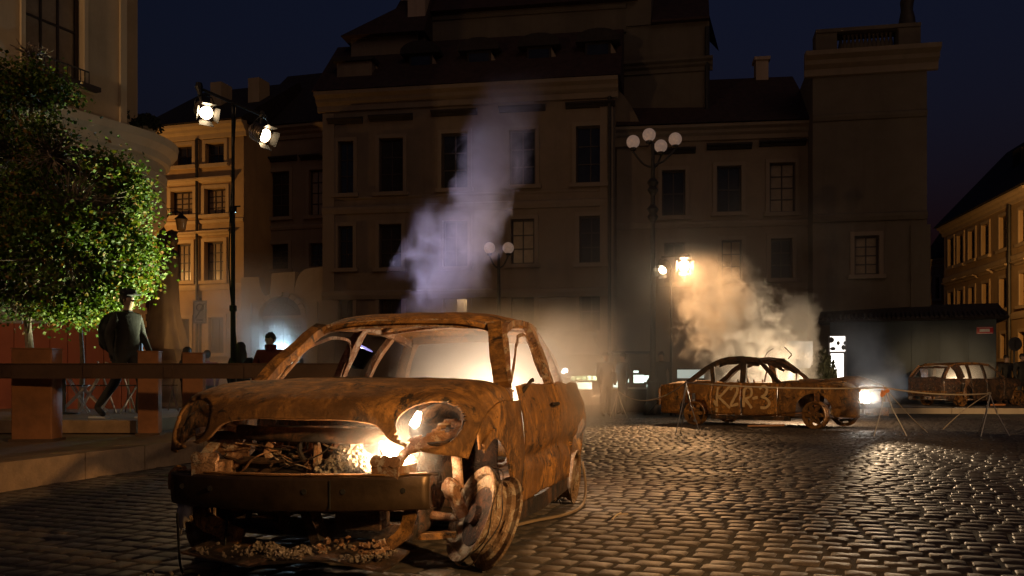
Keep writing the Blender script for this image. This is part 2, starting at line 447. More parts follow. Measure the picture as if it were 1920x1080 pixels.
# ------------------------------------------------------------------ buildings
class Fc:
    def __init__(s, pa, Ya, pb, Yb, Z0=0.0):
        s.A = Vector(((pa-960)/FPX*Ya, Ya, 0)); s.B = Vector(((pb-960)/FPX*Yb, Yb, 0))
        s.L = (s.B-s.A).length; s.U = (s.B-s.A)/s.L; s.N = Vector((s.U.y, -s.U.x, 0)); s.Z0 = Z0
    def P(s, u, n, z): return s.A+s.U*u+s.N*n+Vector((0,0,z))
    def uz(s, px, py):
        dx = (px-960)/FPX; ax, ay = s.A.x, s.A.y; ux, uy = s.U.x, s.U.y
        u = (dx*ay-ax)/(ux-dx*uy); Y = ay+u*uy
        return u, CAMH+(HOR-py)/FPX*Y
    def rect(s, x0, y0, x1, y1):
        u0, za = s.uz(x0, (y0+y1)/2); u1, zb = s.uz(x1, (y0+y1)/2); um = (x0+x1)/2
        _, zt = s.uz(um, y0); _, zl = s.uz(um, y1)
        return u0, u1, zl, zt
    def box(s, m, u0, u1, z0, z1, n0, n1):
        return m.hexa([s.P(u0,n0,z0),s.P(u1,n0,z0),s.P(u1,n1,z0),s.P(u0,n1,z0),s.P(u0,n0,z1),s.P(u1,n0,z1),s.P(u1,n1,z1),s.P(u0,n1,z1)])
    def ext(s, m, u0, u1, prof):
        """closed (n, z) profile swept along the wall"""
        k = len(prof)
        vs = [s.P(u0, n, z) for n, z in prof]+[s.P(u1, n, z) for n, z in prof]
        return m.add(vs, [list(range(k))[::-1], [k+i for i in range(k)]]+[(i,(i+1)%k,k+(i+1)%k,k+i) for i in range(k)])
def wall(bld, f, u0, u1, z0, z1, holes, mat, depth=8.0, rev=0.22, name='wall'):
    m = MB(); us = sorted({u0, u1, *[h[0] for h in holes], *[h[1] for h in holes]}); zs = sorted({z0, z1, *[h[2] for h in holes], *[h[3] for h in holes]})
    us = [u for u in us if u0 <= u <= u1]; zs = [z for z in zs if z0 <= z <= z1]
    for a, b_ in zip(us, us[1:]):
        for c, d in zip(zs, zs[1:]):
            mu, mz = (a+b_)/2, (c+d)/2
            if any(h[0] < mu < h[1] and h[2] < mz < h[3] for h in holes): continue
            m.add([f.P(a,0,c), f.P(b_,0,c), f.P(b_,0,d), f.P(a,0,d)], [(0,1,2,3)])
    for a, b_, c, d in holes:
        q = [(a,c),(b_,c),(b_,d),(a,d)]
        for i in range(4):
            (ua, za), (ub, zb) = q[i], q[(i+1)%4]
            m.add([f.P(ua,0,za), f.P(ub,0,zb), f.P(ub,-rev,zb), f.P(ua,-rev,za)], [(0,1,2,3)])
    m.add([f.P(u0,0,z0), f.P(u0,-depth,z0), f.P(u0,-depth,z1), f.P(u0,0,z1)], [(0,1,2,3)])
    m.add([f.P(u1,0,z0), f.P(u1,-depth,z0), f.P(u1,-depth,z1), f.P(u1,0,z1)], [(0,1,2,3)])
    m.add([f.P(u0,-depth,z0), f.P(u1,-depth,z0), f.P(u1,-depth,z1), f.P(u0,-depth,z1)], [(0,1,2,3)])
    m.add([f.P(u0,0,z1), f.P(u1,0,z1), f.P(u1,-depth,z1), f.P(u0,-depth,z1)], [(0,1,2,3)])
    return m.build(name, mat, bld, world=True)
def window(bld, f, h, nx, ny, fm=FRAME, gm=GLASS, sm=None, hood=0, sill=True, rev=0.22, fw=0.07, trim=0.16):
    u0, u1, z0, z1 = h; m = MB(); n0, n1 = -rev+0.004, -rev+0.07
    f.box(m, u0, u0+fw, z0, z1, n0, n1); f.box(m, u1-fw, u1, z0, z1, n0, n1)
    f.box(m, u0+fw, u1-fw, z0, z0+fw, n0, n1); f.box(m, u0+fw, u1-fw, z1-fw, z1, n0, n1)
    iu0, iu1, iz0, iz1 = u0+fw, u1-fw, z0+fw, z1-fw; b_ = 0.045
    for i in range(1, nx):
        c = iu0+(iu1-iu0)*i/nx; f.box(m, c-b_/2, c+b_/2, iz0, iz1, n0, n1-0.012)
    for j in range(1, ny):
        c = iz0+(iz1-iz0)*j/ny
        for i in range(nx):
            ca = iu0+(iu1-iu0)*i/nx+(b_/2 if i else 0); cb = iu0+(iu1-iu0)*(i+1)/nx-(b_/2 if i < nx-1 else 0)
            f.box(m, ca, cb, c-b_/2, c+b_/2, n0, n1-0.016)
    w = m.build('window', fm, bld, world=True)
    for i in range(nx):
        for j in range(ny):
            ca = iu0+(iu1-iu0)*i/nx+(b_/2 if i else 0)+.002; cb = iu0+(iu1-iu0)*(i+1)/nx-(b_/2 if i < nx-1 else 0)-.002
            da = iz0+(iz1-iz0)*j/ny+(b_/2 if j else 0)+.002; db = iz0+(iz1-iz0)*(j+1)/ny-(b_/2 if j < ny-1 else 0)-.002
            p = MB(); t = random.uniform(-.004,.004)
            p.hexa([f.P(ca,n0+.01,da),f.P(cb,n0+.01+t,da),f.P(cb,n0+.022+t,da),f.P(ca,n0+.022,da),f.P(ca,n0+.01-t,db),f.P(cb,n0+.01,db),f.P(cb,n0+.022,db),f.P(ca,n0+.022-t,db)])
            p.build('pane', gm, w, world=True)
    if sm:
        m = MB(); t = trim
        f.box(m, u0-t, u0-.003, z0, z1+t, 0.002, 0.06); f.box(m, u1+.003, u1+t, z0, z1+t, 0.002, 0.06); f.box(m, u0-.003, u1+.003, z1+.003, z1+t, 0.002, 0.055)
        m.build('surround', sm, w, world=True)
        if sill: f.box(MB(), u0-t-.08, u1+t+.08, z0-0.16, z0-.003, 0.003, 0.16).build('sill', sm, w, world=True)
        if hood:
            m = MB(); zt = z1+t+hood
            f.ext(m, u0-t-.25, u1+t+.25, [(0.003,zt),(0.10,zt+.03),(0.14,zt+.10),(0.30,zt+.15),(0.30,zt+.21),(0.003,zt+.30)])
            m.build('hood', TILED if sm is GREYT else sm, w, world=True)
    return w
def cornice(bld, f, u0, u1, z, mat, s=1.0, name='cornice'):
    m = MB(); f.ext(m, u0-.2*s, u1+.2*s, [(0.003,z-.75*s),(0.10*s,z-.72*s),(0.12*s,z-.5*s),(0.28*s,z-.38*s),(0.32*s,z-.25*s),(0.52*s,z-.14*s),(0.55*s,z+.0*s),(0.003,z+.05*s)])
    return m.build(name, mat, bld, world=True)
def band(bld, f, u0, u1, z, h, mat, n=0.09, name='string_course'):
    m = MB(); f.ext(m, u0, u1, [(0.003,z),(n*0.6,z+.02),(n,z+h*.5),(n,z+h*.8),(0.003,z+h)])
    return m.build(name, mat, bld, world=True)
def pipe(bld, f, px, z0, z1, r=0.07, name='drainpipe'):
    u, _ = f.uz(px, 500); m = MB(); m.tube([f.P(u,0.12,z0), f.P(u,0.12,z1)], r, 8)
    return m.build(name, IRON, bld, world=True, smooth=True)

# --- main palace
f = Fc(605, 38.0, 1150, 36.0)
pal = empty('palace', f.P(f.L/2, 0, 0), 0, 'large dark baroque palace with dormered tile roof in the middle of the square', 'palace')
up = [f.rect(*r) for r in ((634,265,663,363),(711,259,756,360),(828,250,877,353),(955,243,1004,347),(1080,236,1134,343))]
lo = [f.rect(*r) for r in ((634,424,662,503),(711,420,753,502),(830,413,877,500),(958,411,1002,495),(1086,405,1131,493))]
gr = [f.rect(*r) for r in ((634,560,662,625),(711,557,753,625),(830,553,877,625),(958,550,1002,622),(1086,546,1131,620))]
EZ = 13.0
wall(pal, f, 0, f.L, 0, EZ, up+lo+gr, GREYP, 10)
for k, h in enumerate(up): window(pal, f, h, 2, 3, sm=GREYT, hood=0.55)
for k, h in enumerate(lo): window(pal, f, h, 2, 3, sm=GREYT, gm=CURT if k == 3 else GLASS)
for k, h in enumerate(gr): window(pal, f, h, 2, 2, sm=GREYT)
cornice(pal, f, 0, f.L, EZ, GREYT, 1.0)
band(pal, f, 0, f.L, 7.95, 0.35, GREYT, 0.12); band(pal, f, 0, f.L, 8.55, 0.12, GREYT, 0.06); band(pal, f, 0, f.L, 4.35, 0.4, GREYT, 0.14)
for a in (0.0, f.L-0.55): f.box(MB(), a+.02, a+.53, 0, EZ-.8, 0.003, 0.07).build('pilaster', GREYT, pal, world=True)
pipe(pal, f, 1143, 0, EZ-.7)
m = MB(); f.ext(m, -.3, f.L+.3, [(0.5,EZ+.052),(-2.6,EZ+3.0),(-10,EZ+3.0),(-10,EZ+.052)]); m.build('lower_roof', TILE, pal, world=True)
f.ext(MB(), 2.6, f.L+.4, [(-2.9,EZ+3.0),(-2.9,EZ+4.3),(-9.8,EZ+4.3),(-9.8,EZ+3.0)]).build('attic_wall', DARKP, pal, world=True)
band(pal, f, 2.6, f.L+.4, EZ+4.0, 0.25, DARKP, 0.1).location += f.N*-2.9
rf = f.ext(MB(), 2.3, f.L+.9, [(-2.5,EZ+4.3),(-6.5,EZ+8.0),(-10,EZ+4.3)]).build('upper_roof', TILE, pal, world=True)
for px0, px1, py1, n in ((732,764,105,-3.0),(860,886,20,-4.4),(945,990,13,-4.4)):
    u0, _ = f.uz(px0, 60); u1, _ = f.uz(px1, 60); k = 1-n/37
    u0, u1 = u0*k-(f.L*.53)*(k-1)*0+0, u1*k
    c = MB(); f.box(c, u0-.1, u1-.1, EZ+2.6, EZ+9.0, n, n+0.9); c.build('chimney', CHIM, pal, world=True)
for cx, cy_, w in ((778,103,80),(890,97,82),(1005,89,82),(1118,80,84)):
    u, z = f.uz(cx, cy_); k = 1+1.2/37; hw = w/2/FPX*38
    m = MB()
    f.box(m, u-hw*.55, u+hw*.55, z-.75, z+.35, -2.4, -0.9)
    f.ext(m, u-hw*.95, u+hw*.95, [(-0.72,z+.352),(-0.72,z+.46),(-2.6,z+.60),(-2.6,z+.352)])
    dmr = m.build('dormer', TILED, pal, world=True)
    m = MB(); pts = [f.P(u+hw*.95*math.cos(t), -0.72, z+.462+.42*math.sin(t)) for t in [math.pi*i/10 for i in range(11)]]
    m.prism(pts, f.N*-1.9); m.build('dormer_roof', TILED, dmr, world=True)
    f.box(MB(), u-hw*.45, u+hw*.45, z-.6, z+.25, -0.898, -0.87).build('dormer_window', GLASS, dmr, world=True)
    m = MB(); m.prism([f.P(u+hw*.56,-0.9,z+.3), f.P(u+hw*.78,-0.9,z-.1), f.P(u+hw*.56,-0.9,z-.55)], f.N*-.25); m.build('scroll', GREYT, dmr, world=True)
# left attic blocks of the palace
u0, zb = f.uz(626, 188); u1, zt = f.uz(692, 108)
f.box(MB(), u0, u1, EZ+.06, zt, -1.2, -0.35).build('attic_block', GREYP, pal, world=True)
f.ext(MB(), u0-.15, u1+.1, [(-0.2,zt),(-0.2,zt+.16),(-1.3,zt+.2),(-1.3,zt)]).build('attic_cornice', TILED, pal, world=True)
pts = [f.P(u1+.02+1.5*t, -0.8, zt-(zt-EZ-.2)*(t**0.6)) for t in [i/8 for i in range(9)]]
MB().prism(pts+[f.P(u1+.02,-0.8,EZ+.2)], f.N*-.35).build('volute', GREYP, pal, world=True)
u0, _ = f.uz(631, 80); u1, zt = f.uz(735, 58); zt += .5
f.box(MB(), u0, u1+.6, EZ+.06, zt, -4.5, -1.8).build('attic_tower', GREYP, pal, world=True)
a, b_ = f.P(u0-.35,-1.4,zt), f.P(u1+1.0,-1.4,zt); c, d = f.P(u1+1.0,-6,zt), f.P(u0-.35,-6,zt); e, g = f.P(u1+.9,-3.4,zt+2.6), f.P(u1+.95,-3.6,zt+2.6)
MB().add([a,b_,c,d,e,g], [(3,2,1,0),(0,1,4),(1,2,5,4),(2,3,5),(3,0,4,5)]).build('tower_roof', TILE, pal, world=True)
u, _ = f.uz(712, 10); f.box(MB(), u-.15, u+.5, zt+.8, zt+2.9, -4.2, -3.6).build('chimney', CHIM, pal, world=True)

# --- tall rear wing of the palace
f = Fc(1152, 39.0, 1330, 38.2)
tw = empty('rear_wing', f.P(f.L/2, 0, 0), 0, 'tall dark rear wing with hipped roof rising behind the palace', 'building')
zt = f.uz(1250, 45)[1]
wall(tw, f, 0, f.L, 0, zt, [], DARKP, 9)
cornice(tw, f, 0, f.L, zt-1.6, DARKP, 0.7)
m = MB(); P = f.P; f.ext(m, 1.6, f.L, [(0.3,zt+.001),(0.3,zt+.1),(-4,zt+3.2),(-8.5,zt+.1),(-8.5,zt+.001)])
m.add([P(f.L,0.3,zt+.1),P(f.L+.5,-4,zt+.1),P(f.L-2.2,-4,zt+3.2)], [(0,1,2)]); m.build('roof', TILE, tw, world=True)
f.box(MB(), 0, 1.58, zt+.001, zt+2.8, -6, 0.1).build('gable_block', DARKP, tw, world=True)
pipe(tw, f, 1326, 0, zt-.3, 0.1)
pts = [(f.P(-.2+1.75*t, 1.5, EZ+.3-2.6*(t**1.9))) for t in [i/10 for i in range(11)]]
MB().prism(pts+[f.P(-.2,1.5,EZ-2.3)], f.N*-1.2).build('volute', GREYP, tw, world=True)

# --- right wing
f = Fc(1156, 37.6, 1524, 36.6)
rw = empty('side_wing', f.P(f.L/2, 0, 0), 0, 'plain three window wing behind the smoke, right of the palace', 'building')
up = [f.rect(*r) for r in ((1241,319,1285,405),(1344,311,1390,398),(1443,305,1491,398))]
lo = [f.rect(*r) for r in ((1245,455,1284,530),(1353,450,1391,525),(1445,447,1486,522))]
zt = f.uz(1420, 234)[1]
wall(rw, f, 0, f.L, 0, zt, up+lo, GREYP, 9)
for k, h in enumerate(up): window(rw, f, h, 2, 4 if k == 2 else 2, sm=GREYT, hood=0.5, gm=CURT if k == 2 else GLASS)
for k, h in enumerate(lo): window(rw, f, h, 2, 3, sm=GREYT, gm=CURT if k == 1 else GLASS)
cornice(rw, f, 0, f.L, zt, GREYT, 0.8); band(rw, f, 0, f.L, f.uz(1420, 425)[1], 0.3, GREYT)
f.ext(MB(), 0, f.L, [(0.5,zt+.045),(-4.5,zt+3.4),(-9,zt+.045)]).build('roof', TILE, rw, world=True)
u = f.uz(1445, 150)[0]; f.box(MB(), u, u+.55, zt+1.8, zt+4.1, -4.9, -4.2).build('chimney', CHIM, rw, world=True)
f.box(MB(), u-.08, u+.63, zt+4.1, zt+4.25, -4.98, -4.12).build('chimney_cap', CHIM, rw, world=True)
pipe(rw, f, 1519, 0, zt-.6)

# --- corner pavilion
f = Fc(1524, 35.2, 1738, 34.4)
pv = empty('corner_pavilion', f.P(f.L/2, 0, 0), 0, 'tall corner pavilion with balustrade and roof statue, one lit window', 'building')
zt = f.uz(1630, 98)[1]
h = f.rect(1602,442,1648,515)
wall(pv, f, 0, f.L, 0, zt, [h], DARKP, 10)
window(pv, f, h, 2, 4, fm=FRAME, gm=CURT, sm=GREYT)
cornice(pv, f, -.1, f.L+.15, zt, GREYT, 1.15); band(pv, f, 0, f.L, zt-2.6, 0.3, DARKP, 0.1); band(pv, f, 0, f.L, f.uz(1630, 415)[1], 0.35, DARKP, 0.14)
f.box(MB(), -.12, f.L+.18, 0, 1.1, 0.003, 0.25).build('plinth', DARKP, pv, world=True)
f.box(MB(), f.L-.6, f.L+.1, 1.1, f.uz(1630,425)[1], 0.003, 0.12).build('pilaster', DARKP, pv, world=True)
f.box(MB(), .15, .95, zt+.06, zt+.98, -1.2, -.3).build('parapet_pier', DARKP, pv, world=True)
f.box(MB(), f.L-.95, f.L-.15, zt+.06, zt+.98, -1.2, -.3).build('parapet_pier', DARKP, pv, world=True)
f.box(MB(), .15, f.L-.15, zt+.98, zt+1.12, -1.25, -.25).build('parapet_rail', DARKP, pv, world=True)
f.box(MB(), .95, f.L-.95, zt+.06, zt+.24, -1.0, -.5).build('parapet_base', DARKP, pv, world=True)
n = 13
for i in range(n):
    u = 1.15+(f.L-2.3)*i/(n-1); c = f.P(u, -.75, zt+.24)
    MB().lathe([(.07,0),(.07,.06),(.04,.1),(.10,.3),(.05,.55),(.045,.62),(.07,.68),(.07,.74)], 10, Matrix.Translation(c)).build('baluster', DARKP, pv, world=True, smooth=True)
c = f.P(f.L-.55, -.75, zt+1.12)
st = MB(); st.lathe([(.34,0),(.30,.35),(.22,.7),(.26,1.0),(.17,1.2),(.06,1.28)], 10, Matrix.Translation(c)); st.ball(c+Vector((0,0,1.42)), .14, 8, 6)
st.tube([c+Vector((.1,0,1.12)), c+Vector((.26,0,1.35)), c+Vector((.22,0,1.65))], [.07,.055,.04], 6)
st.build('roof_statue', STATUE, pv, world=True, smooth=True, dent=0.03)

# --- low building in front of the pavilion
f = Fc(1556, 33.5, 1868, 31.5)
kb = empty('low_building', f.P(f.L/2, 0, 0.14), 0, 'low slate grey single storey building with tiled eaves behind the wrecks', 'building')
zt = f.uz(1700, 602)[1]
wall(kb, f, 0, f.L, 0.14, zt, [], KIOSKM, 5)
for i in range(6):
    u = f.L*(i+.02)/6; f.box(MB(), u+.02, u+f.L/6-.04, 0.5, zt-.35, 0.003, 0.03).build('cladding_panel', KIOSKM, kb, world=True)
f.ext(MB(), -.4, f.L+.35, [(0.45,zt+.001),(0.45,zt+.05),(-2.5,zt+.75),(-5.2,zt+.001)]).build('roof', TILED, kb, world=True)
n = 40
for i in range(n):
    u = -.38+(f.L+.72)*(i+.5)/n; r = .5*(f.L+.72)/n*.92
    vs = []; 
    for nn, zz in ((0.52, zt+.06), (-0.5, zt+.30)):
        vs += [f.P(u+r*math.cos(t), nn, zz+r*1.1*math.sin(t)) for t in [math.pi*j/5 for j in range(6)]]
    MB().add(vs, [(j, j+1, 7+j, 6+j) for j in range(5)]+[tuple(range(6)), tuple(range(11,5,-1))]).build('roof_tile', TILED, kb, world=True)
su0, su1, sz0, sz1 = f.rect(1831, 613, 1862, 626)
sg = empty('street_sign', f.P((su0+su1)/2, 0.04, sz0), 0, 'small red street name plate on the low slate building', 'sign')
f.box(MB(), su0, su1, sz0, sz1, 0.035, 0.06).build('plate', mat_plain('red_enamel', (0.45,0.02,0.03), 0.3), sg, world=True)
m = MB(); f.box(m, su0+.02, su1-.02, sz1-.025, sz1-.012, .061, .064); f.box(m, su0+.02, su1-.02, sz0+.012, sz0+.025, .061, .064)
for i in range(9):
    u = su0+.09+(su1-su0-.2)*i/9; f.box(m, u, u+(su1-su0)/16, sz0+.07, sz1-.07, .061, .064)
m.build('lettering', WHITEP, sg, world=True)

# --- ochre street front at the right
f = Fc(1770, 53.0, 1930, 41.5)
oc = empty('ochre_townhouse', f.P(f.L/2, 0, 0), 0, 'ochre lit two storey townhouse with steep dark roof at the right edge', 'house')
up = [f.rect(*r) for r in ((1779,447,1789,500),(1796,440,1807,495),(1817,432,1829,487),(1842,420,1855,479),(1875,405,1889,467),(1912,392,1924,455))]
lo = [f.rect(*r) for r in ((1779,548,1789,588),(1797,544,1807,587),(1818,539,1828,586),(1843,531,1855,583),(1876,522,1889,578),(1913,512,1924,572))]
gr = [f.rect(*r) for r in ((1878,626,1887,672),(1912,622,1924,680))]
zt = f.uz(1850, 388)[1]
wall(oc, f, 0, f.L, 0, zt, up+lo+gr, OCHRE, 8)
for h in up: window(oc, f, h, 2, 3, sm=OCHRET, fw=.09)
for h in lo: window(oc, f, h, 2, 3, sm=OCHRET, hood=.25, fw=.09)
for h in gr: window(oc, f, h, 2, 3, sm=OCHRET, fw=.09)
cornice(oc, f, 0, f.L, zt, OCHRET, .7); band(oc, f, 0, f.L, f.uz(1850, 505)[1], .3, OCHRET); band(oc, f, 0, f.L, f.uz(1850, 608)[1], .35, OCHRET)
f.ext(MB(), -.4, f.L+2, [(0.5,zt+.05),(-3.6,zt+4.4),(-8,zt+.05)]).build('roof', TILED, oc, world=True)
for px in (1845, 1893):
    u = f.uz(px, 380)[0]; f.box(MB(), u, u+1.0, zt+1.5, zt+2.9, -2.8, -1.4).build('dormer', TILED, oc, world=True)
pipe(oc, f, 1897, 0, zt-.5, .1)
f = Fc(1743, 58, 1773, 57)
gh = empty('gabled_house', f.P(f.L/2, 0, 0), 0, 'narrow ochre house end with dark roof left of the ochre townhouse', 'house')
zt = f.uz(1758, 486)[1]
h = f.rect(1755,520,1762,560)
wall(gh, f, 0, f.L, 0, zt, [h], OCHRE, 6); window(gh, f, h, 1, 2, sm=OCHRET); cornice(gh, f, 0, f.L, zt, OCHRET, .7)
f.ext(MB(), -.3, f.L+.4, [(0.4,zt+.05),(-2.5,zt+3.0),(-6,zt+.05)]).build('roof', TILED, gh, world=True)

# --- yellow house and its darker neighbour with the portal
f = Fc(286, 42.0, 457, 40.6)
yh = empty('yellow_house', f.P(f.L/2, 0, 0), 0, 'narrow orange lit house with six windows left of the lamp tower', 'house')
W = [f.rect(*r) for r in ((328,273,361,311),(386,268,421,307),(321,358,362,404),(384,353,424,402),(327,457,359,527),(384,453,420,526))]
gr = [f.rect(*r) for r in ((330,598,356,660),(392,595,420,662))]
zt = f.uz(380, 236)[1]
wall(yh, f, 0, f.L, 0, zt, W+gr, OCHRE, 9)
for k, h in enumerate(W): window(yh, f, h, 2 if k < 2 else 3, 2 if k < 2 else 4, sm=OCHRET, gm=GLASS if k < 2 else CURT, rev=.3, hood=.1 if k >= 2 else 0)
for h in gr: window(yh, f, h, 2, 2, sm=OCHRET)
cornice(yh, f, 0, f.L, zt, OCHRET, .85); band(yh, f, 0, f.L, f.uz(380, 420)[1], .2, OCHRET); band(yh, f, 0, f.L, f.uz(380, 545)[1], .3, OCHRET)
pipe(yh, f, 372, 0, zt-.6, .07)
f.ext(MB(), -.4, f.L+.2, [(0.55,zt+.045),(-4.5,zt+3.2),(-9.2,zt+.045)]).build('roof', TILED, yh, world=True)
for px in (352, 425):
    u = f.uz(px, 200)[0]; f.box(MB(), u, u+.6, zt+.9, zt+2.6, -2.6, -1.7).build('chimney', OCHRET, yh, world=True)

f = Fc(452, 43.2, 609, 42.0)
dh = empty('shuttered_house', f.P(f.L/2, 0, 0), 0, 'unlit plain house with steep roof between yellow house and palace', 'house')
W = [f.rect(*r) for r in ((507,322,543,407),(580,318,607,404),(507,458,541,505),(580,456,606,500))]
zt = f.uz(530, 240)[1]
wall(dh, f, 0, f.L, 0, zt, W, GREYP, 9)
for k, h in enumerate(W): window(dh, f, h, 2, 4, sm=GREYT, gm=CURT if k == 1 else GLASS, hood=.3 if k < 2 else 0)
cornice(dh, f, 0, f.L, zt, GREYT, .8); band(dh, f, 0, f.L, f.uz(530, 432)[1], .25, GREYT)
f.ext(MB(), 0.1, f.L, [(0.5,zt+.045),(-4.2,zt+4.0),(-9,zt+.045)]).build('roof', TILED, dh, world=True)
u = f.uz(556, 145)[0]; f.box(MB(), u, u+1.25, zt+2.2, zt+4.6, -4.6, -3.8).build('chimney', CHIM, dh, world=True)
u = f.uz(590, 205)[0]; f.box(MB(), u, u+.5, zt+.6, zt+1.5, -1.8, -.6).build('dormer', TILED, dh, world=True)

# portal: gate wall with volutes, arch and door leaves
f = Fc(452, 39.4, 606, 38.6)
po = empty('portal', f.P(f.L/2, 0, 0), 0, 'pale baroque gate portal with scrolled top and arched wooden doors', 'gate')
au0, au1, az0, az1 = f.rect(486, 592, 566, 670); az0 = 0
_, atop = f.uz(526, 556); zsp = f.uz(526, 593)[1]; cu = (au0+au1)/2; ru = (au1-au0)/2
out = [(0,0),(au0,0),(au0,zsp)]+[(cu-ru*math.cos(t), zsp+(atop-zsp)*math.sin(t)) for t in [math.pi*i/12 for i in range(1,12)]]+[(au1,zsp),(au1,0),(f.L,0)]
zl, zm = f.uz(460, 520)[1], f.uz(530, 512)[1]
top = [(f.L, f.uz(600,500)[1]), (f.L*.82, f.uz(590,503)[1])]
top += [(f.L*.82-.65*math.sin(t), f.uz(590,503)[1]-1.1+1.1*math.cos(t)) for t in [math.pi/2*i/6 for i in range(1,7)]]
top += [(f.L*.66, zm+.05), (f.L*.38, zm+.0)]
top += [(f.L*.22+.5-.5*math.sin(math.pi/2*i/6), zl-.9+.9*(1-math.cos(math.pi/2*i/6))) for i in range(0,7)]
top += [(0, zl)]
poly = [f.P(u, 0, z) for u, z in out+top]
MB().prism(poly, f.N*-.5).build('gate_wall', STONE, po, world=True)
arch = MB(); seg = 11
for i in range(seg):
    t0, t1 = math.pi*(i+.04)/seg, math.pi*(i+.96)/seg
    q = []
    for nn in (0.003, 0.09 if i != seg//2 else 0.18):
        for rr, t in ((1.0,t0),(1.0,t1),(1.22,t1),(1.22,t0)): q.append(f.P(cu-ru*rr*math.cos(t), nn, zsp+(atop-zsp)*rr*math.sin(t)))
    MB().hexa(q).build('voussoir', STONE, po, world=True)
fan = [f.P(cu-ru*.995*math.cos(t), -.28, zsp+(atop-zsp)*.995*math.sin(t)) for t in [math.pi*i/14 for i in range(15)]]
fn = MB().prism(fan, f.N*-.04).build('fanlight', GLASS, po, world=True)
m = MB()
for rr in (.35, .65): m.tube([f.P(cu-ru*rr*math.cos(t), -.26, zsp+(atop-zsp)*rr*math.sin(t)) for t in [math.pi*i/14 for i in range(15)]], .025, 5)
for i in range(1, 7): t = math.pi*i/7; m.tube([f.P(cu-ru*.2*math.cos(t),-.26,zsp+(atop-zsp)*.2*math.sin(t)), f.P(cu-ru*.97*math.cos(t),-.26,zsp+(atop-zsp)*.97*math.sin(t))], .02, 5)
m.build('grille', IRON, fn, world=True)
DOORM = mat_plain('weathered_door', (0.24,0.17,0.11), .7, 0, .25, 7, .2)
for a, b_ in ((au0+.02, cu-.02), (cu+.02, au1-.02)):
    d = f.box(MB(), a, b_, 0.02, zsp-.1, -.34, -.28).build('door', DOORM, po, world=True)
    n = 6
    for i in range(n):
        for j in range(9):
            uu = a+.08+(b_-a-.16)*(i+.5)/n; zz = .15+(zsp-.4)*(j+.5)/9; q = .1
            MB().add([f.P(uu-q,-.279,zz),f.P(uu,-.279,zz-q*1.1),f.P(uu+q,-.279,zz),f.P(uu,-.279,zz+q*1.1),f.P(uu,-.24,zz)], [(0,1,4),(1,2,4),(2,3,4),(3,0,4),(0,3,2,1)]).build('stud_panel', DOORM, d, world=True)
f.box(MB(), au0, au1, zsp-.09, zsp+.05, -.33, -.22).build('transom', STONE, po, world=True)
for a in (au0-.75, au1+.35): f.box(MB(), a, a+.4, 0, zsp+.6, 0.003, .12).build('pilaster', STONE, po, world=True)

# --- rounded corner house at the left
d = Vector((.495,.869,0)); Nn = Vector((.869,-.495,0))
P1 = Vector((-8.8,20.6,0)); C = P1-Nn*2.2
def plan(off, n=18):
    pts = [P1-d*6.2+Nn*off]+[C+Vector((math.cos(t), math.sin(t), 0))*(2.2+off) for t in [R(-29.7+130*i/n) for i in range(n+1)]]
    pts += [Vector((-18, 24.5+off, 0))]
    return pts
lh = empty('corner_house', (-9.5, 19, 0), 0, 'cream rounded corner house with terrace and big brown window at left', 'house')
def sweep(prof, name, mat, sm=True):
    g = [[p+Vector((0,0,z)) for p in plan(o)] for o, z in prof]
    return MB().grid(g).build(name, mat, lh, world=True, smooth=sm, auto=25)
sweep([(-.45,0),(-.39,0),(-.39,2.05),(-.45,2.1)], 'red_plinth', REDW)
sweep([(-.45,2.1),(-.45,4.0),(-.42,4.25),(-.3,4.55),(0,4.85),(0,5.75)], 'lower_wall', CREAM)
for k, z in enumerate((4.92, 5.33)): sweep([(0.002,z),(.045,z+.01),(.045,z+.37),(.002,z+.39)], 'rusticated_course', CREAM)
sweep([(0,5.72),(.05,5.76),(.06,5.95),(.02,5.98),(.02,6.2),(.12,6.24),(.15,6.4),(.30,6.55),(.33,6.72),(.02,6.8),(-1.5,6.8)], 'terrace_cornice', CREAMT)
top = plan(0); m = MB(); m.add([p+Vector((0,0,6.795)) for p in top]+[Vector((-18,14,6.795))], [list(range(len(top)+1))]); m.build('terrace', CREAMT, lh, world=True)
f = Fc(-420, 14.6, 232, 20.87)
wz = f.rect(45, 2, 155, 143); wz = (wz[0], wz[1], wz[2], wz[2]+2.35)
wall(lh, f, 0, f.L, 6.8, 15, [wz], CREAM, 3, name='upper_wall', rev=.2)
window(lh, f, wz, 3, 2, fm=FRAME, gm=CURT, sm=CREAMT, rev=.2, fw=.09, trim=.1)
f.box(MB(), wz[0]-.15, wz[1]+.2, wz[2]-.12, wz[2]-.02, .17, .34).build('window_ledge', FRAME, lh, world=True)
m = MB()
for i in range(14):
    u = wz[0]+(wz[1]-wz[0])*i/13; m.tube([f.P(u,.2,wz[2]), f.P(u,.2,wz[2]+.28)], .012, 4)
m.tube([f.P(wz[0],.2,wz[2]+.28), f.P(wz[1],.2,wz[2]+.28)], .018, 5); m.build('window_grille', IRON, lh, world=True)
f.box(MB(), f.L-.14, f.L+.03, 6.85, 15, .003, .07).build('corner_strip', CREAMT, lh, world=True)
f2 = Fc(226, 23.2, 258, 23.4); f2.box(MB(), -.4, f2.L, 6.8, 15.5, -3, 0).build('set_back_wall', CREAM, lh, world=True)
for i in range(22):      # toothed quoin at the corner, catching the street light
    z = .9+i*.16; c = Vector((-9.10,21.85,z))
    MB().box(c, (.36 if i % 2 else .26, .30, .15), Matrix.Rotation(R(-20),3,'Z')).build('quoin', OCHRET, lh, world=True, dent=.006)
tp = Vector((-8.95,22.0,6.8))
GREENP = mat_plain('evergreen', (0.03,0.035,0.015), .8, 0, .4, 8)
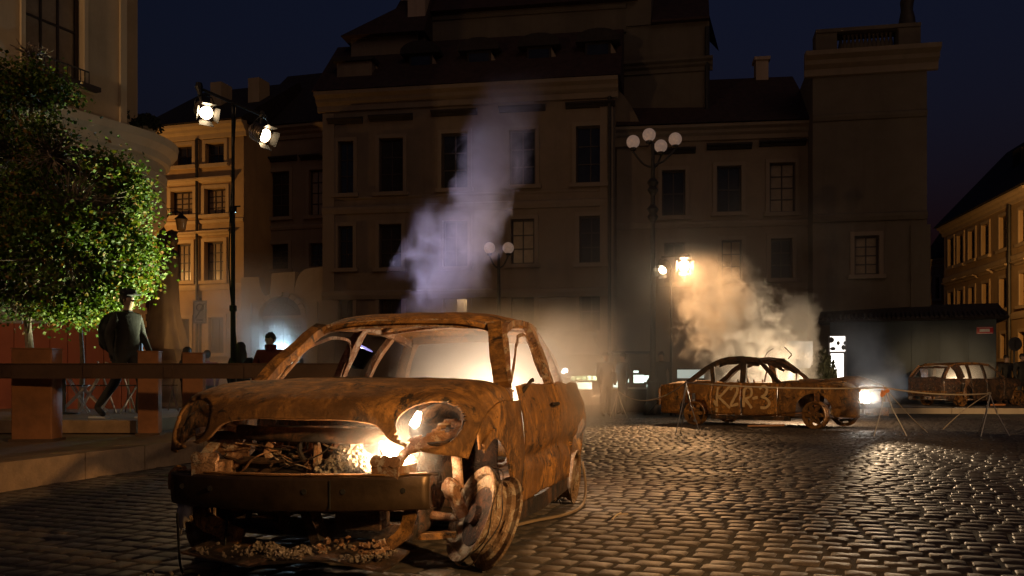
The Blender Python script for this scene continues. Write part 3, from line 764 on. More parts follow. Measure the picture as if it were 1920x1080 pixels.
def shrub(name, c, r, n, mat, label, pot=True):
    rt = empty(name, c, 0, label, 'plant'); rg = random.Random(int(c[0]*100)); m = MB()
    for _ in range(n):
        v = Vector((rg.gauss(0,1), rg.gauss(0,1), rg.gauss(0,1))).normalized()*r*(rg.random()**.4); v.z = abs(v.z)*1.0+.42
        a = Vector((rg.gauss(0,1), rg.gauss(0,1), rg.gauss(0,1))).normalized()*.07; b2 = a.cross(Vector((rg.gauss(0,1), rg.gauss(0,1), 1))).normalized()*.035
        m.add([v-a, v+b2, v+a, v-b2], [(0,1,2,3)])
    m.build('foliage', mat, rt)
    if pot: MB().lathe([(.16,0),(.22,.42),(.25,.42),(.25,.48),(.2,.48)], 12).build('pot', CREAMT, rt, smooth=True)
    return rt
shrub('terrace_plant', (-9.5,21.35,6.8), .42, 500, GREENP, 'dark potted shrub on the terrace beside the upper wall')
shrub('terrace_plant', (-9.15,22.55,6.8), .42, 500, GREENP, 'dark potted shrub at the tip of the rounded terrace')
# ------------------------------------------------------------------ burnt cars
def side_panel(root, name, x0, x1, zb, zt, W, sgn, mat, nx=26, nz=14, dent=0.008, solid=0.014):
    g = []
    for i in range(nx):
        x = x0+(x1-x0)*i/(nx-1); b_, t = zb(x), zt(x)
        g.append([Vector((x, sgn*W(x, b_+(t-b_)*j/(nz-1)), b_+(t-b_)*j/(nz-1))) for j in range(nz)])
    return MB().grid(g, flip=sgn < 0).build(name, mat, root, smooth=True, solid=solid, off=0, dent=dent, dfreq=3.0, auto=50)
def arches(sill, *cs):
    def f(x):
        z = sill
        for cx, cz, r in cs:
            d = r*r-(x-cx)**2
            if d > 0: z = max(z, cz+math.sqrt(d))
        return z
    return f
def lin(*pts):
    def f(x):
        P = sorted(pts)
        if x <= P[0][0]: return P[0][1]
        for (a, u), (b_, v) in zip(P, P[1:]):
            if x <= b_:
                t = (x-a)/(b_-a); t = t*t*(3-2*t) if False else t
                return u+(v-u)*t
        return P[-1][1]
    return f
def skin(root, name, rows, nu, nv, mat, dent=0.008, solid=0.014, skip=None, dfreq=3.0, snap=None):
    """symmetrical top panel: rows of (x, y, z) for y >= 0, mirrored"""
    full = [[(x, -y, z) for x, y, z in r] for r in rows[:0:-1]]+rows
    g = loft(full, nu, nv)
    sk = None
    if snap:
        for r_ in g:
            for p in r_: snap(p)
    if skip:
        sk = lambda i, j: skip((g[i][j]+g[i+1][j+1])/2)
    return MB().grid(g, skip=sk).build(name, mat, root, smooth=True, solid=solid, off=0, dent=dent, dfreq=dfreq, auto=60), g
def wheel(root, pos, r, w, toe=0, camber=0, side=1, mat=RIM, spokes=5, wires=True, dish=False):
    """burnt bare rim; local z of the lathe is the axle pointing outwards"""
    M = Matrix.Translation(Vector(pos)) @ Matrix.Rotation(R(toe),4,'Z') @ Matrix.Rotation(R(camber),4,'X') @ Matrix.Rotation(R(-90*side),4,'X')
    m = MB(); a = w/2
    m.lathe([(r*.96,-a),(r,-a),(r*.99,-a+.012),(r*.90,-a+.022),(r*.89,-a*.55),(r*.80,-a*.4),(r*.79,a*.25),(r*.88,a*.45),(r*.89,a-.022),(r*.99,a-.012),(r,a),(r*.96,a),
             (r*.86,a-.012),(r*.85,a*.45),(r*.765,a*.25),(r*.765,-a*.4),(r*.86,-a*.55),(r*.87,-a+.012)], 36, M, closed=True)
    wh = m.build('wheel', mat, root, smooth=True, dent=.003, dfreq=9)
    m = MB()
    for i in range(spokes):
        an = 2*math.pi*i/spokes; e = Vector((math.cos(an), math.sin(an), 0)); t = Vector((-e.y, e.x, 0)); o = a*.62
        q = []
        for zz in (o-.014, o+.010):
            q += [M @ (e*r*.2-t*.045+Vector((0,0,zz))), M @ (e*r*.86-t*.03+Vector((0,0,zz-.01))), M @ (e*r*.86+t*.03+Vector((0,0,zz-.01))), M @ (e*r*.2+t*.045+Vector((0,0,zz)))]
        m.hexa(q)
    m.lathe([(r*.30,a*.5),(r*.32,a*.66),(r*.2,a*.75),(.02,a*.75)], 16, M); m.build('spokes', mat, wh, smooth=True)
    m = MB(); m.lathe([(r*.25,-a*.5),(r*.62,-a*.5),(r*.62,-a*.42),(r*.25,-a*.42)], 28, M); m.lathe([(r*.2,-a*.9),(r*.22,-a*.1),(.03,-a*.05)], 14, M); m.build('brake_disc', RUSTM, wh, smooth=True)
    if dish: MB().lathe([(.03,-a*.1),(r*.35,-a*.2),(r*.6,-a*.45),(r*.86,-a*.62),(r*.86,-a*.55),(r*.6,-a*.36),(r*.35,-a*.1),(.03,0)], 32, M).build('dust_shield', mat_rust('whitened_alloy', c1=(0.55,0.42,0.28), c2=(0.36,0.22,0.11), soot_at=.66, ash_at=.5, s=1.8), wh, smooth=True, dent=.018, dfreq=6)
    if wires:
        m = MB()
        for k in range(2):
            rr = r*(1.02+.035*k); zz = -a+w*(.1+.2*k)
            m.tube([M @ Vector((rr*math.cos(t)*(1+.03*math.sin(3*t+k)), rr*.99*math.sin(t), zz+.012*math.sin(5*t+2*k))) for t in [2*math.pi*i/30 for i in range(31)]], .0035, 4, cap=False)
        m.build('tyre_wire', RUSTD, wh)
    return wh

# ---- small hatchback in the foreground
mini = empty('burnt_car', (-.908,4.81,0), R(-104), 'gutted rusty small car with lamp in its open nose, nearest wreck', 'car', 'burnt out car wrecks')
rows = [
 [(-.52,0,.965),(-.2,0,.960),(.1,0,.938),(.32,0,.898),(.47,0,.835),(.505,0,.768)],
 [(-.52,.36,.962),(-.2,.36,.957),(.1,.36,.935),(.32,.36,.893),(.46,.36,.825),(.495,.36,.755)],
 [(-.52,.50,.958),(-.2,.50,.953),(.1,.50,.930),(.32,.50,.885),(.46,.495,.785),(.50,.485,.665)],
 [(-.53,.64,.948),(-.2,.65,.948),(.08,.65,.924),(.29,.65,.882),(.43,.64,.770),(.48,.625,.620)],
 [(-.54,.755,.910),(-.2,.775,.915),(.04,.78,.890),(.22,.78,.842),(.35,.77,.735),(.41,.745,.600)],
 [(-.54,.795,.835),(-.2,.825,.842),(0,.83,.820),(.16,.828,.762),(.26,.815,.675),(.31,.79,.580)]]
def headhole(p):
    return p.x > 0.1 and ((abs(p.y)-.635)/.140)**2+((p.z-.745)/.110)**2 < 1
def snaphole(p):
    if p.x <= 0.1: return
    sg = 1 if p.y > 0 else -1; dy, dz = abs(p.y)-.635, p.z-.745
    e = math.hypot(dy/.140, dz/.110)
    if .88 < e < 1.12: p.y = sg*(.635+dy/e); p.z = .745+dz/e
hood, hg = skin(mini, 'hood', rows, 91, 72, RUST, dent=.006, skip=headhole, dfreq=5.0, snap=snaphole)
flat = [p for r in hg for p in r if p.x > 0]
for s in (1, -1):
    if s < 0: continue
    cup = MB(); cup.grid([[Vector((.30-.22*(1-r_**2)-.09*math.sin(t), s*(.635+.14*r_*math.cos(t)), .74+.108*r_*math.sin(t))) for r_ in [j/6 for j in range(7)]] for t in [2*math.pi*i/28 for i in range(29)]])
    cup.build('headlamp_bucket', RUSTD, mini, smooth=True, solid=.006, dent=.02, dfreq=7)
    pl_ = MB(); g = [[Vector((.335-.05*a-.09*b_-.03*math.sin(3*a), s*(.635+.125*a), .695+.062*b_+.02*a)) for b_ in [-1+2*j/10 for j in range(11)]] for a in [-1+2*i/14 for i in range(15)]]
    pl_.grid(g, skip=lambda i, j: (i-4)**2+(j-7)**2 < 5 or (i-9)**2+(j-6)**2 < 1.1 or j > 10-abs(i-9)*.7 or (i < 2 and j < 4)).build('headlamp_plate', RUSTI, mini, smooth=True, solid=.008, dent=.010, dfreq=8)
    MB().tube([(.34,s*.52,.665),(.40,s*.60,.645),(.38,s*.70,.655),(.32,s*.77,.69)], .012, 6).build('bucket_bracket', RUSTD, mini, dent=.004)
# front wings behind the wheel arch
Wf = lambda x, z: .828+.018*math.sin((z-.25)/.6*math.pi)-.10*max(0, x-.0)**1
zt_f = lin((-.60,.848),(-.2,.842),(0,.816),(.16,.758),(.24,.68))
for s in (1, -1):
    side_panel(mini, 'front_wing', -.60, .22, arches(.23, (0,.31,.375)), zt_f, Wf, s, RUST, 34, 12, .010)
    lip = [(math.cos(t)*.375, s*(.845), .31+math.sin(t)*.375) for t in [R(-8+i*8) for i in range(0, 25)]]
    lip = [p for p in lip if p[0] < .23]
    MB().strip(lip, .05, .012, up=(0,1,0)).build('arch_lip', RUST, mini, smooth=True, dent=.006, dfreq=6)
# doors and rear quarters
Wd = lambda x, z: .832+.022*math.sin((z-.22)/.7*math.pi)-.03*math.exp(-((z-.50)/.05)**2)-max(0, z-.78)*.22
for s in (1, -1):
    dr = side_panel(mini, 'door', -.625, -1.70, lambda x: .25, lambda x: .925-.01*(x+.6), Wd, s, RUSTB, 60, 44, .014)
    m = MB(); m.tube([(-1.55,s*.865,.80),(-1.50,s*.885,.80),(-1.40,s*.885,.80),(-1.36,s*.865,.80)], .012, 6); m.build('handle', RUSTD, dr, smooth=True)
    if s == 1: MB().tube([(-.74,.815,.89),(-.77,.845,.93),(-.79,.86,.955),(-.80,.87,.958)], [.016,.010,.012,.015], 7).build('mirror_stalk', RUSTD, dr, smooth=True, dent=.006)
    Wr = lambda x, z: Wd(x, z)+.03*math.exp(-((x+2.45)/.4)**2)*math.exp(-((z-.6)/.25)**2)-max(0, -2.62-x)**1.7*.55
    side_panel(mini, 'rear_quarter', -1.725, -3.06, arches(.25, (-2.467,.30,.355)), lambda x: .935+.0*x, Wr, s, RUSTB, 46, 24, .020)
    MB().strip([(-.5,s*.79,.20),(-1.2,s*.80,.19),(-2.1,s*.79,.20)], .09, .10).build('sill', RUSTD, mini, dent=.008)
    # window pillars and rails
    MB().strip(crom([(-.47,s*.755,.925),(-.62,s*.70,1.06),(-.80,s*.635,1.19),(-.97,s*.585,1.30)], 14), .085, .055, up=(.6,0,.8)).build('windscreen_pillar', RUST, mini, smooth=True, dent=.008, dfreq=6)
    MB().strip(crom([(-.55,s*.775,.93),(-.80,s*.70,1.13),(-1.02,s*.63,1.27),(-1.4,s*.612,1.335),(-1.9,s*.60,1.335),(-2.2,s*.565,1.30),(-2.46,s*.52,1.24)], 24), .04, .05).build('roof_rail', RUSTI, mini, smooth=True, dent=.006, dfreq=6)
    MB().strip(crom([(-1.64,s*.79,.93),(-1.67,s*.72,1.12),(-1.72,s*.62,1.34)], 9), .05, .11, up=(1,0,0)).build('centre_pillar', RUSTI, mini, smooth=True, dent=.008, dfreq=7)
    MB().strip(crom([(-1.70,s*.77,.45),(-1.70,s*.75,.93)], 5), .05, .12, up=(1,0,0)).build('centre_post', RUSTI, mini, dent=.008, dfreq=7)
    MB().strip(crom([(-2.10,s*.77,.93),(-2.14,s*.69,1.12),(-2.20,s*.57,1.31)], 9), .04, .07, up=(1,0,0)).build('rear_pillar', RUSTI, mini, smooth=True, dent=.008, dfreq=7)
    MB().strip(crom([(-2.60,s*.66,.93),(-2.56,s*.60,1.12),(-2.46,s*.51,1.28)], 9), .08, .09, up=(1,0,0)).build('tail_pillar', RUST, mini, smooth=True, dent=.008, dfreq=7)
    # bent inner window strips
    MB().strip(crom([(-.72,s*.76,.95),(-1.0,s*.71,1.16),(-1.3,s*.66,1.25),(-1.58,s*.66,1.22),(-1.63,s*.74,.98)], 20), .012, .022).build('window_guide', RUSTI, mini, dent=.012, dfreq=5)
    MB().strip(crom([(-.63,s*.765,.95),(-.78,s*.70,1.12),(-.86,s*.68,1.20)], 8), .035, .03).build('quarterlight_bar', RUSTI, mini, dent=.008, dfreq=5)
MB().strip(crom([(-.98,-.585,1.292),(-.955,-.3,1.312),(-.945,0,1.318),(-.955,.3,1.312),(-.98,.585,1.292)], 22), .06, .05).build('windscreen_header', RUSTI, mini, smooth=True, dent=.006, dfreq=7)
rr = []
for y, dz in ((0,0),(.30,-.008),(.47,-.025),(.565,-.055),(.625,-.105)):
    rr.append([(x+.06*(y/.6)**2*k, y*wk, z+dz) for x, z, k, wk in ((-.905,1.315,-.5,.99),(-.96,1.352,-.4,1),(-1.15,1.395,0,1.01),(-1.6,1.415,0,1.02),(-2.1,1.40,0,.97),(-2.4,1.355,0,.90),(-2.52,1.30,.3,.84))])
skin(mini, 'roof', rr, 60, 60, RUSTB, dent=.006, dfreq=5)
for x, z in ((-1.35,1.36),(-2.0,1.36)):
    MB().strip(crom([(x,-.58,z-.05),(x-.03,0,z),(x,.58,z-.05)], 12), .09, .018).build('roof_bow', RUSTI, mini, dent=.01, dfreq=6)
# tailgate frame, floor, bulkhead, dashboard
MB().strip(crom([(-2.46,-.50,1.27),(-2.50,0,1.29),(-2.46,.50,1.27)], 12), .07, .05).build('tailgate_header', RUST, mini, dent=.008)
g = [[Vector((-3.06-.06*math.cos(y*1.6)+.0*z, y*.66, z)) for z in [.3+.62*j/10 for j in range(11)]] for y in [-1+2*i/16 for i in range(17)]]
MB().grid(g).build('tailgate', RUST, mini, smooth=True, solid=.02, dent=.02)
MB().box((-1.75,0,.21), (2.5,1.46,.03)).build('floor_pan', RUSTD, mini)
g = [[Vector((-.47-.05*math.sin(z*5), y*.74, z)) for z in [.22+.72*j/12 for j in range(13)]] for y in [-1+2*i/18 for i in range(19)]]
MB().grid(g).build('bulkhead', RUSTM, mini, smooth=True, solid=.012, dent=.03, dfreq=5)
MB().strip(crom([(-.49,-.74,.925),(-.43,-.4,.955),(-.41,0,.962),(-.43,.4,.955),(-.49,.74,.925)], 20), .12, .025).build('scuttle_panel', RUSTD, mini, dent=.008)
MB().tube([(-.72,-.7,.80),(-.70,0,.84),(-.72,.7,.80)], .03, 8).build('dash_beam', RUSTD, mini, dent=.01)
for y in (-.36, .36):
    m = MB()
    for q in (-.2, .2): m.tube(crom([(-1.0,y+q,.42),(-1.35,y+q,.40),(-1.48,y+q,.55),(-1.62,y+q*.8,.90)], 10), .016, 6)
    for i in range(7):
        a = i/6; m.tube([(-1.05-.4*a,y-.2,.42),(-1.05-.4*a,y,.39),(-1.05-.4*a,y+.2,.42)], .006, 4)
        m.tube([(-1.49-.12*a,y-.19,.56+.33*a),(-1.47-.12*a,y,.56+.33*a),(-1.49-.12*a,y+.19,.56+.33*a)], .006, 4)
    m.tube([(-1.62,y-.16,.90),(-1.64,y,.93),(-1.62,y+.16,.90)], .014, 6); m.build('seat_frame', RUSTI, mini, dent=.01)
# ---- open nose
def xb(y): return .615-.17*(y/.68)**2
prof = [(-.07,.530),(-.065,.541),(.034,.541),(.046,.536),(.052,.524),(.054,.48),(.055,.43),(.053,.39),(.044,.368),(.030,.360),(-.05,.358)]
prof = [(a, .345+(z-.358)*.163/.183) for a, z in prof]
g = [[Vector((xb(y)+a, y, z+.012*y*1.0)) for a, z in prof] for y in [-.70+1.37*i/40 for i in range(41)]]
BEAM = mat_plain('scorched_beam', (0.115,0.072,0.042), .38, .7, .5, 3.5, .12)
MB().grid(g).build('bumper_beam', BEAM, mini, smooth=True, solid=.006, dent=.0035, dfreq=5, auto=24)
bmo = [o for o in mini.children if o.name.startswith('bumper_beam')][0]
for y in (-.60,-.40,.12,.30,.56): MB().lathe([(.003,0),(.013,0),(.013,.003),(.003,.003)], 12, Matrix.Translation((xb(y)+.0585,y,.442+.012*y)) @ Matrix.Rotation(R(90),4,'Y')).build('bolt_hole', SOOT, bmo)
MB().strip([(xb(y)+.004,y,.5145+.012*y) for y in [-.66+1.30*i/24 for i in range(25)]], .05, .006).build('beam_flange', RUST, bmo, dent=.003, dfreq=8)
for y in (.24,): MB().strip([(xb(y)+.0575,y,.365),(xb(y)+.0585,y,.43),(xb(y)+.0575,y,.495)], .006, .004, up=(1,0,0)).build('beam_seam', SOOT, bmo)
m = MB(); m.ball((xb(-.7)-.01,-.70,.455), .068, 14, 10, (.8,.75,.95), .25, 3); m.build('beam_end', RUST, mini, smooth=True, dent=.012, dfreq=8)
for s in (1, -1):
    m = MB(); m.box((.43,s*.47,.50), (.26,.13,.11)); cc = m.build('crash_box', RUSTI, mini, dent=.005, dfreq=7)
    for k in range(3): MB().lathe([(.022,-.006),(.03,0),(.03,.016),(.016,.018)], 10, Matrix.Translation((.54,s*.47-.045+.045*k,.575)) @ Matrix.Rotation(R(70),4,'Y')).build('bolt_boss', RUSTI, cc, smooth=True)
    MB().strip(crom([(.30,s*.56,.64),(.44,s*.52,.60),(.52,s*.50,.52)], 6), .05, .02).build('wing_stay', RUSTI, mini, dent=.008)
g = [[Vector((.39-.12*(y/.62)**2+.03*math.sin(z*30), y, z)) for z in (.655,.67,.69,.71,.728)] for y in [-.62+1.06*i/30 for i in range(31)]]
MB().grid(g).build('slam_panel', RUSTD, mini, smooth=True, solid=.02, dent=.012, dfreq=5)
MB().strip(crom([(.36,-.62,.665),(.42,-.55,.70),(.40,-.46,.72),(.38,-.40,.71)], 10), .05, .03).build('torn_panel', RUSTI, mini, dent=.02, dfreq=9)
MB().strip(crom([(.30,-.60,.70),(.32,-.50,.64),(.36,-.40,.58),(.40,-.36,.54)], 10), .10, .012, up=(1,0,.4)).build('torn_panel', RUSTI, mini, dent=.02, dfreq=9)
# engine and its scorched remains
m = MB(); m.box((.02,-.10,.44), (.34,.52,.34)); m.box((.05,-.12,.66), (.20,.46,.12)); m.box((-.02,.30,.42), (.30,.24,.26))
eng = m.build('engine_block', RUSTD, mini, dent=.025, dfreq=7)
for i in range(4): MB().tube(crom([(.14,-.28+.12*i,.64),(.25,-.28+.12*i,.62),(.29,-.27+.12*i,.52),(.24,-.25+.11*i,.42)], 8), .026, 8).build('manifold_pipe', RUSTI if i % 2 else RUSTD, eng, smooth=True, dent=.006)
MB().lathe([(.02,0),(.10,.0),(.11,.03),(.10,.05),(.02,.05)], 20, Matrix.Translation((.16,-.34,.50)) @ Matrix.Rotation(R(85),4,'Y')).build('pulley', RUSTD, eng, smooth=True)
MB().lathe([(.02,0),(.07,.0),(.075,.03),(.07,.06),(.02,.06)], 18, Matrix.Translation((.18,.10,.38)) @ Matrix.Rotation(R(85),4,'Y')).build('alternator', RUSTM, eng, smooth=True)
for k, (pts, r_) in enumerate((([(.34,-.50,.63),(.30,-.42,.56),(.33,-.38,.50)], .012), ([(.36,-.20,.66),(.40,-.22,.60),(.37,-.18,.53),(.39,-.14,.49)], .018), ([(.36,-.05,.66),(.42,-.03,.60),(.40,.01,.54),(.44,.03,.48)], .014),
        ([(.36,.03,.66),(.41,.06,.58),(.39,.05,.52)], .02), ([(.3,-.52,.60),(.36,-.46,.56),(.42,-.30,.55),(.44,-.1,.56)], .010))):
    MB().tube(crom(pts, 10), r_, 6).build('hose_stub', RUSTI if k in (1, 3) else RUSTD, mini, smooth=True, dent=.012, dfreq=12)
MB().box((.36,-.12,.52), (.08,.46,.10)).build('radiator_support', RUSTD, mini, dent=.014, dfreq=6)
rgw = random.Random(21)
for i in range(16):
    y0, y1 = rgw.uniform(-.5,.3), rgw.uniform(-.5,.35)
    pts = [(rgw.uniform(.28,.42), y0, rgw.uniform(.60,.66))]+[(rgw.uniform(.26,.46), y0+(y1-y0)*t+rgw.uniform(-.05,.05), .64-.12*t+rgw.uniform(-.05,.03)) for t in (.3,.6,.9)]
    MB().tube(crom(pts, 12), rgw.choice((.003,.004,.006)), 5).build('burnt_wire', RUSTI if i % 3 else RUSTD, mini, dent=.01, dfreq=15)
for i in range(7):
    y = -.46+.085*i; MB().strip(crom([(.30,y,.66),(.33+.02*(i%2),y+.01,.60),(.31,y-.01,.54)], 6), .05, .006, up=(1,0,0)).build('radiator_fin', RUSTI if i % 2 else RUSTD, mini, dent=.015, dfreq=9)
# crumbled ash of melted alloy in the bay and on the undertray
def crumbs(n, box, size, seed, heap=None):
    rg = random.Random(seed); m = MB()
    for _ in range(n):
        p = [rg.uniform(a, b_) for a, b_ in box]
        if heap: p[2] = box[2][0]+(heap(p[0], p[1]))*rg.random()**.5
        if not heap and noise.noise(Vector(p)*9) < -.05+rg.uniform(-.15,.15): continue
        s = size*rg.uniform(.3, 1.7); c = Vector(p)
        M = Matrix.Rotation(rg.uniform(0, 6.3), 3, Vector((rg.gauss(0,1), rg.gauss(0,1), rg.gauss(0,1))).normalized())
        q = [M @ Vector((a*s*rg.uniform(.4,1.3), b_*s*rg.uniform(.4,1.3), d_*s*rg.uniform(.3,.9))) + c for d_ in (-1,1) for a, b_ in ((-1,-1),(1,-1),(1,1),(-1,1))]
        m.hexa(q)
    return m
crumbs(900, ((.27,.45),(.06,.33),(.49,.66)), .008, 5, lambda x, y: .17*math.exp(-((y-.20)/.10)**2)*(1-abs(x-.34)/.2)+.02).build('ash_heap', ASH, mini, kind='stuff')
MB().ball((.33,.19,.48), .13, 16, 10, (.7,1.05,1.15), .35, 5).build('melted_alloy', ASH, mini, smooth=False, dent=.02, dfreq=14)
g = [[Vector((.30+.36*k, y, .115+.02*math.sin(y*9)+.03*(1-k))) for k in [j/5 for j in range(6)]] for y in [-.52+1.02*i/20 for i in range(21)]]
MB().grid(g).build('undertray', RUSTD, mini, solid=.01, dent=.015, dfreq=5)
crumbs(1100, ((.40,.66),(-.46,.48),(.125,.155)), .0062, 9).build('undertray_ash', mat_plain('dark_ash', (0.20,0.15,0.11), .95, 0, .7, 40, .4), mini, kind='stuff')
crumbs(160, ((.40,.60),(.12,.45),(.13,.20)), .009, 12).build('undertray_scrap', RUSTI, mini, kind='stuff')
# wheel house, suspension and front running gear
for s in (1, -1):
    g = [[Vector((x, s*(.47+.10*(z-.2)+.05*math.sin(x*6+z*5)), z)) for z in [.18+.60*j/14 for j in range(15)]] for x in [-.42+.82*i/18 for i in range(19)]]
    MB().grid(g, skip=lambda i, j, s=s: i > 12 or (s < 0 and i > 8)).build('wheel_house', RUSTM, mini, smooth=True, solid=.012, dent=.035, dfreq=4)
    MB().tube([(-.03,s*.60,.80),(0,s*.635,.60)], .035, 12).build('spring_turret', RUSTI, mini, smooth=True, dent=.006)
    MB().tube([(0,s*.635,.62),(.03,s*.66,.40)], .027, 12).build('damper', RUSTI, mini, smooth=True, dent=.006)
    m = MB(); m.ball((.07,s*.63,.40), .05, 12, 8, (1,.9,1.1), .3, 4); m.tube([(.07,s*.63,.40),(.03,s*.69,.26)], .035, 8); m.build('steering_knuckle', RUSTI, mini, smooth=True, dent=.01)
    MB().tube([(.02,s*.22,.27),(.03,s*.45,.26),(.03,s*.66,.25)], [.022,.028,.02], 10).build('drive_shaft', RUSTI, mini, smooth=True, dent=.004)
    MB().strip(crom([(.02,s*.30,.19),(.12,s*.48,.17),(.06,s*.66,.17)], 8), .07, .03).build('lower_arm', RUST, mini, dent=.01)
MB().strip(crom([(.46,.56,.50),(.46,.57,.36),(.44,.52,.24),(.46,.44,.17)], 12), .055, .03, up=(1,0,0)).build('hanging_stay', RUST, mini, smooth=True, dent=.01, dfreq=6)
MB().strip(crom([(.44,-.58,.36),(.42,-.57,.26),(.40,-.46,.20),(.42,-.36,.17)], 10), .10, .03, up=(1,0,0)).build('hanging_stay', RUST, mini, dent=.02, dfreq=6)
g = [[Vector((.50+.02*math.sin(y*40), y, z-.9*max(0, -.60-y)*0)) for z in [.20+.16*j/6 for j in range(7)]] for y in [-.67+.11*i/8 for i in range(9)]]
MB().grid(g, skip=lambda i, j: j < abs(i-2)*.5).build('melted_liner', mat_plain('scorched_alloy', (0.5,0.42,0.34), .6, .3, .3, 10), mini, smooth=True, solid=.006, dent=.02, dfreq=9)
m = MB(); m.box((.18,0,.20), (.12,1.0,.07)); m.tube([(.30,-.36,.34),(.32,-.36,.24),(.30,-.20,.22),(.30,-.18,.33)], .02, 7)
m.build('subframe', RUSTD, mini, dent=.014)
m = MB(); m.box((.38,.02,.27), (.10,.05,.22), Matrix.Rotation(R(24),3,'X')); m.box((.36,.28,.29), (.14,.22,.10)); m.build('gearbox_bracket', RUSTD, mini, dent=.02, dfreq=8)
wheel(mini, (.05,.80,.255), .25, .16, toe=36, camber=-22, side=1, dish=True)
wheel(mini, (0,-.74,.235), .23, .17, toe=8, camber=0, side=-1)
wheel(mini, (-2.467,.76,.215), .21, .15, side=1, camber=-4)
wheel(mini, (-2.467,-.74,.215), .21, .15, side=-1)
crumbs(420, ((.55,1.05),(-.75,.75),(.006,.012)), .006, 31).build('spilled_ash', mat_plain('grey_litter', (0.22,0.17,0.12), .95, 0, .7, 40), mini, kind='stuff')
# lamp burning in the nose
LAMPHOT = mat_emit('halogen_element', (1.0,.80,.55), 90)
lampm = MB()
lampm.tube(crom([(.27,.335,.665),(.285,.365,.62),(.285,.41,.575),(.28,.46,.560),(.275,.505,.575)], 14), [.010+.016*math.sin(math.pi*(i+.6)/14) for i in range(14)], 10)
lampm.build('lamp_element', LAMPHOT, empty('nose_lamp', mini.matrix_basis @ Vector((.285,.40,.55)), R(-104), 'glowing white halogen lamp inside the nose of the nearest wreck', 'lamp'), smooth=True)
nl = [o for o in scene.objects if o.name.startswith('nose_lamp')][0]
for c in nl.children:
    for v in c.data.vertices: v.co -= Vector((.285,.40,.55))
m = MB(); m.tube([(0,.13,.03),(0,.15,.09),(-.015,.15,.14)], .008, 6); m.box((-.03,0,.0), (.02,.10,.02)); m.build('lamp_bracket', BLACK, nl)
m = MB(); m.tube(crom([(-.01,.10,.18),(.0,.12,.20),(0,.14,.25)], 6), [.016,.02,.022,.02,.016,.012], 8); m.build('lamp_bulb', LAMPHOT, nl, smooth=True)
mw = lambda x, y, z: Matrix.Translation((-.908,4.81,0)) @ Matrix.Rotation(R(-104),4,'Z') @ Vector((x,y,z))
point('nose_lamp_light', mw(.40,.47,.60), 38, (1.0,.60,.30), .03)

# ---- four door saloon with painted marks
sed = empty('burnt_car', (6.52,18.44,0), R(-42), 'rusty burnt saloon car with pale painted marks K2R-3 on its doors', 'car', 'burnt out car wrecks')
Ws = lambda x, z: .79+.025*math.sin((z-.2)/.68*math.pi)-max(0, z-.7)*.18-max(0, x-.35)**2*.25-max(0, -3.0-x)**2*.5
ztS = lin((-3.5,.84),(-2.6,.885),(-.8,.885),(0,.87),(.90,.78))
arS = arches(.24, (0,.31,.37), (-2.6,.31,.35))
for s in (1, -1):
    side_panel(sed, 'front_wing', .86, -.72, arS, ztS, Ws, s, RUST, 34, 12, .014)
    side_panel(sed, 'front_door', -.735, -1.485, arS, ztS, Ws, s, RUSTB, 18, 14, .012)
    side_panel(sed, 'rear_door', -1.53, -2.17, arS, ztS, Ws, s, RUSTB, 18, 14, .012)
    side_panel(sed, 'rear_wing', -2.185, -3.45, arS, ztS, Ws, s, RUSTB, 34, 12, .014)
    MB().strip([(-.5,s*.74,.19),(-1.4,s*.745,.18),(-2.2,s*.74,.19)], .08, .09).build('sill', RUSTD, sed, dent=.01)
    MB().strip(crom([(-.72,s*.74,.88),(-.9,s*.70,1.05),(-1.15,s*.615,1.27),(-1.25,s*.59,1.335)], 12), .085, .06, up=(.6,0,.8)).build('windscreen_pillar', RUSTD, sed, smooth=True, dent=.012, dfreq=6)
    MB().strip(crom([(-1.25,s*.595,1.34),(-1.6,s*.60,1.375),(-2.0,s*.595,1.345),(-2.35,s*.62,1.20),(-2.62,s*.68,1.0),(-2.8,s*.71,.88)], 22), .08, .10).build('roof_rail', RUSTD, sed, smooth=True, dent=.012, dfreq=6)
    MB().strip(crom([(-1.50,s*.73,.88),(-1.52,s*.67,1.12),(-1.56,s*.60,1.36)], 8), .06, .13, up=(1,0,0)).build('centre_pillar', RUSTD, sed, dent=.01)
    MB().strip(crom([(-2.16,s*.74,.88),(-2.20,s*.70,1.05),(-2.26,s*.63,1.24)], 8), .05, .09, up=(1,0,0)).build('rear_door_frame', RUSTD, sed, dent=.01)
    MB().strip(crom([(-.80,s*.74,.90),(-1.0,s*.70,1.10),(-1.04,s*.72,.90)], 8), .012, .03).build('quarterlight_frame', RUST, sed, dent=.008)
rr = [[(x, y*k, z-d) for x, z, k in ((-1.2,1.35,.97),(-1.5,1.40,1),(-1.85,1.395,1),(-2.1,1.33,.98))] for y, d in ((0,0),(.3,.006),(.5,.03),(.60,.075),(.64,.13))]
skin(sed, 'roof', rr, 30, 24, RUSTD, dent=.025, dfreq=3)
rr = [[(x, y*k, z-d) for x, z, k in ((-2.72,.93,.97),(-3.1,.915,1),(-3.4,.87,.97),(-3.52,.78,.95),(-3.53,.45,.95))] for y, d in ((0,0),(.4,.01),(.66,.035),(.73,.06))]
skin(sed, 'boot_lid', rr, 30, 20, RUST, dent=.02)
rr = [[(x, y*k, z-d) for x, z, k in ((-.66,.93,1),(-.2,.95,1),(.2,.98,.98),(.62,.97,.95),(.84,.86,.93))] for y, d in ((0,0),(.35,.012),(.6,.04),(.70,.09))]
skin(sed, 'hood', rr, 30, 26, RUST, dent=.06, dfreq=3.0)
g = [[Vector((.90-.08*(y/.7)**2, y, z)) for z in [.40+.38*j/8 for j in range(9)]] for y in [-.70+1.4*i/20 for i in range(21)]]
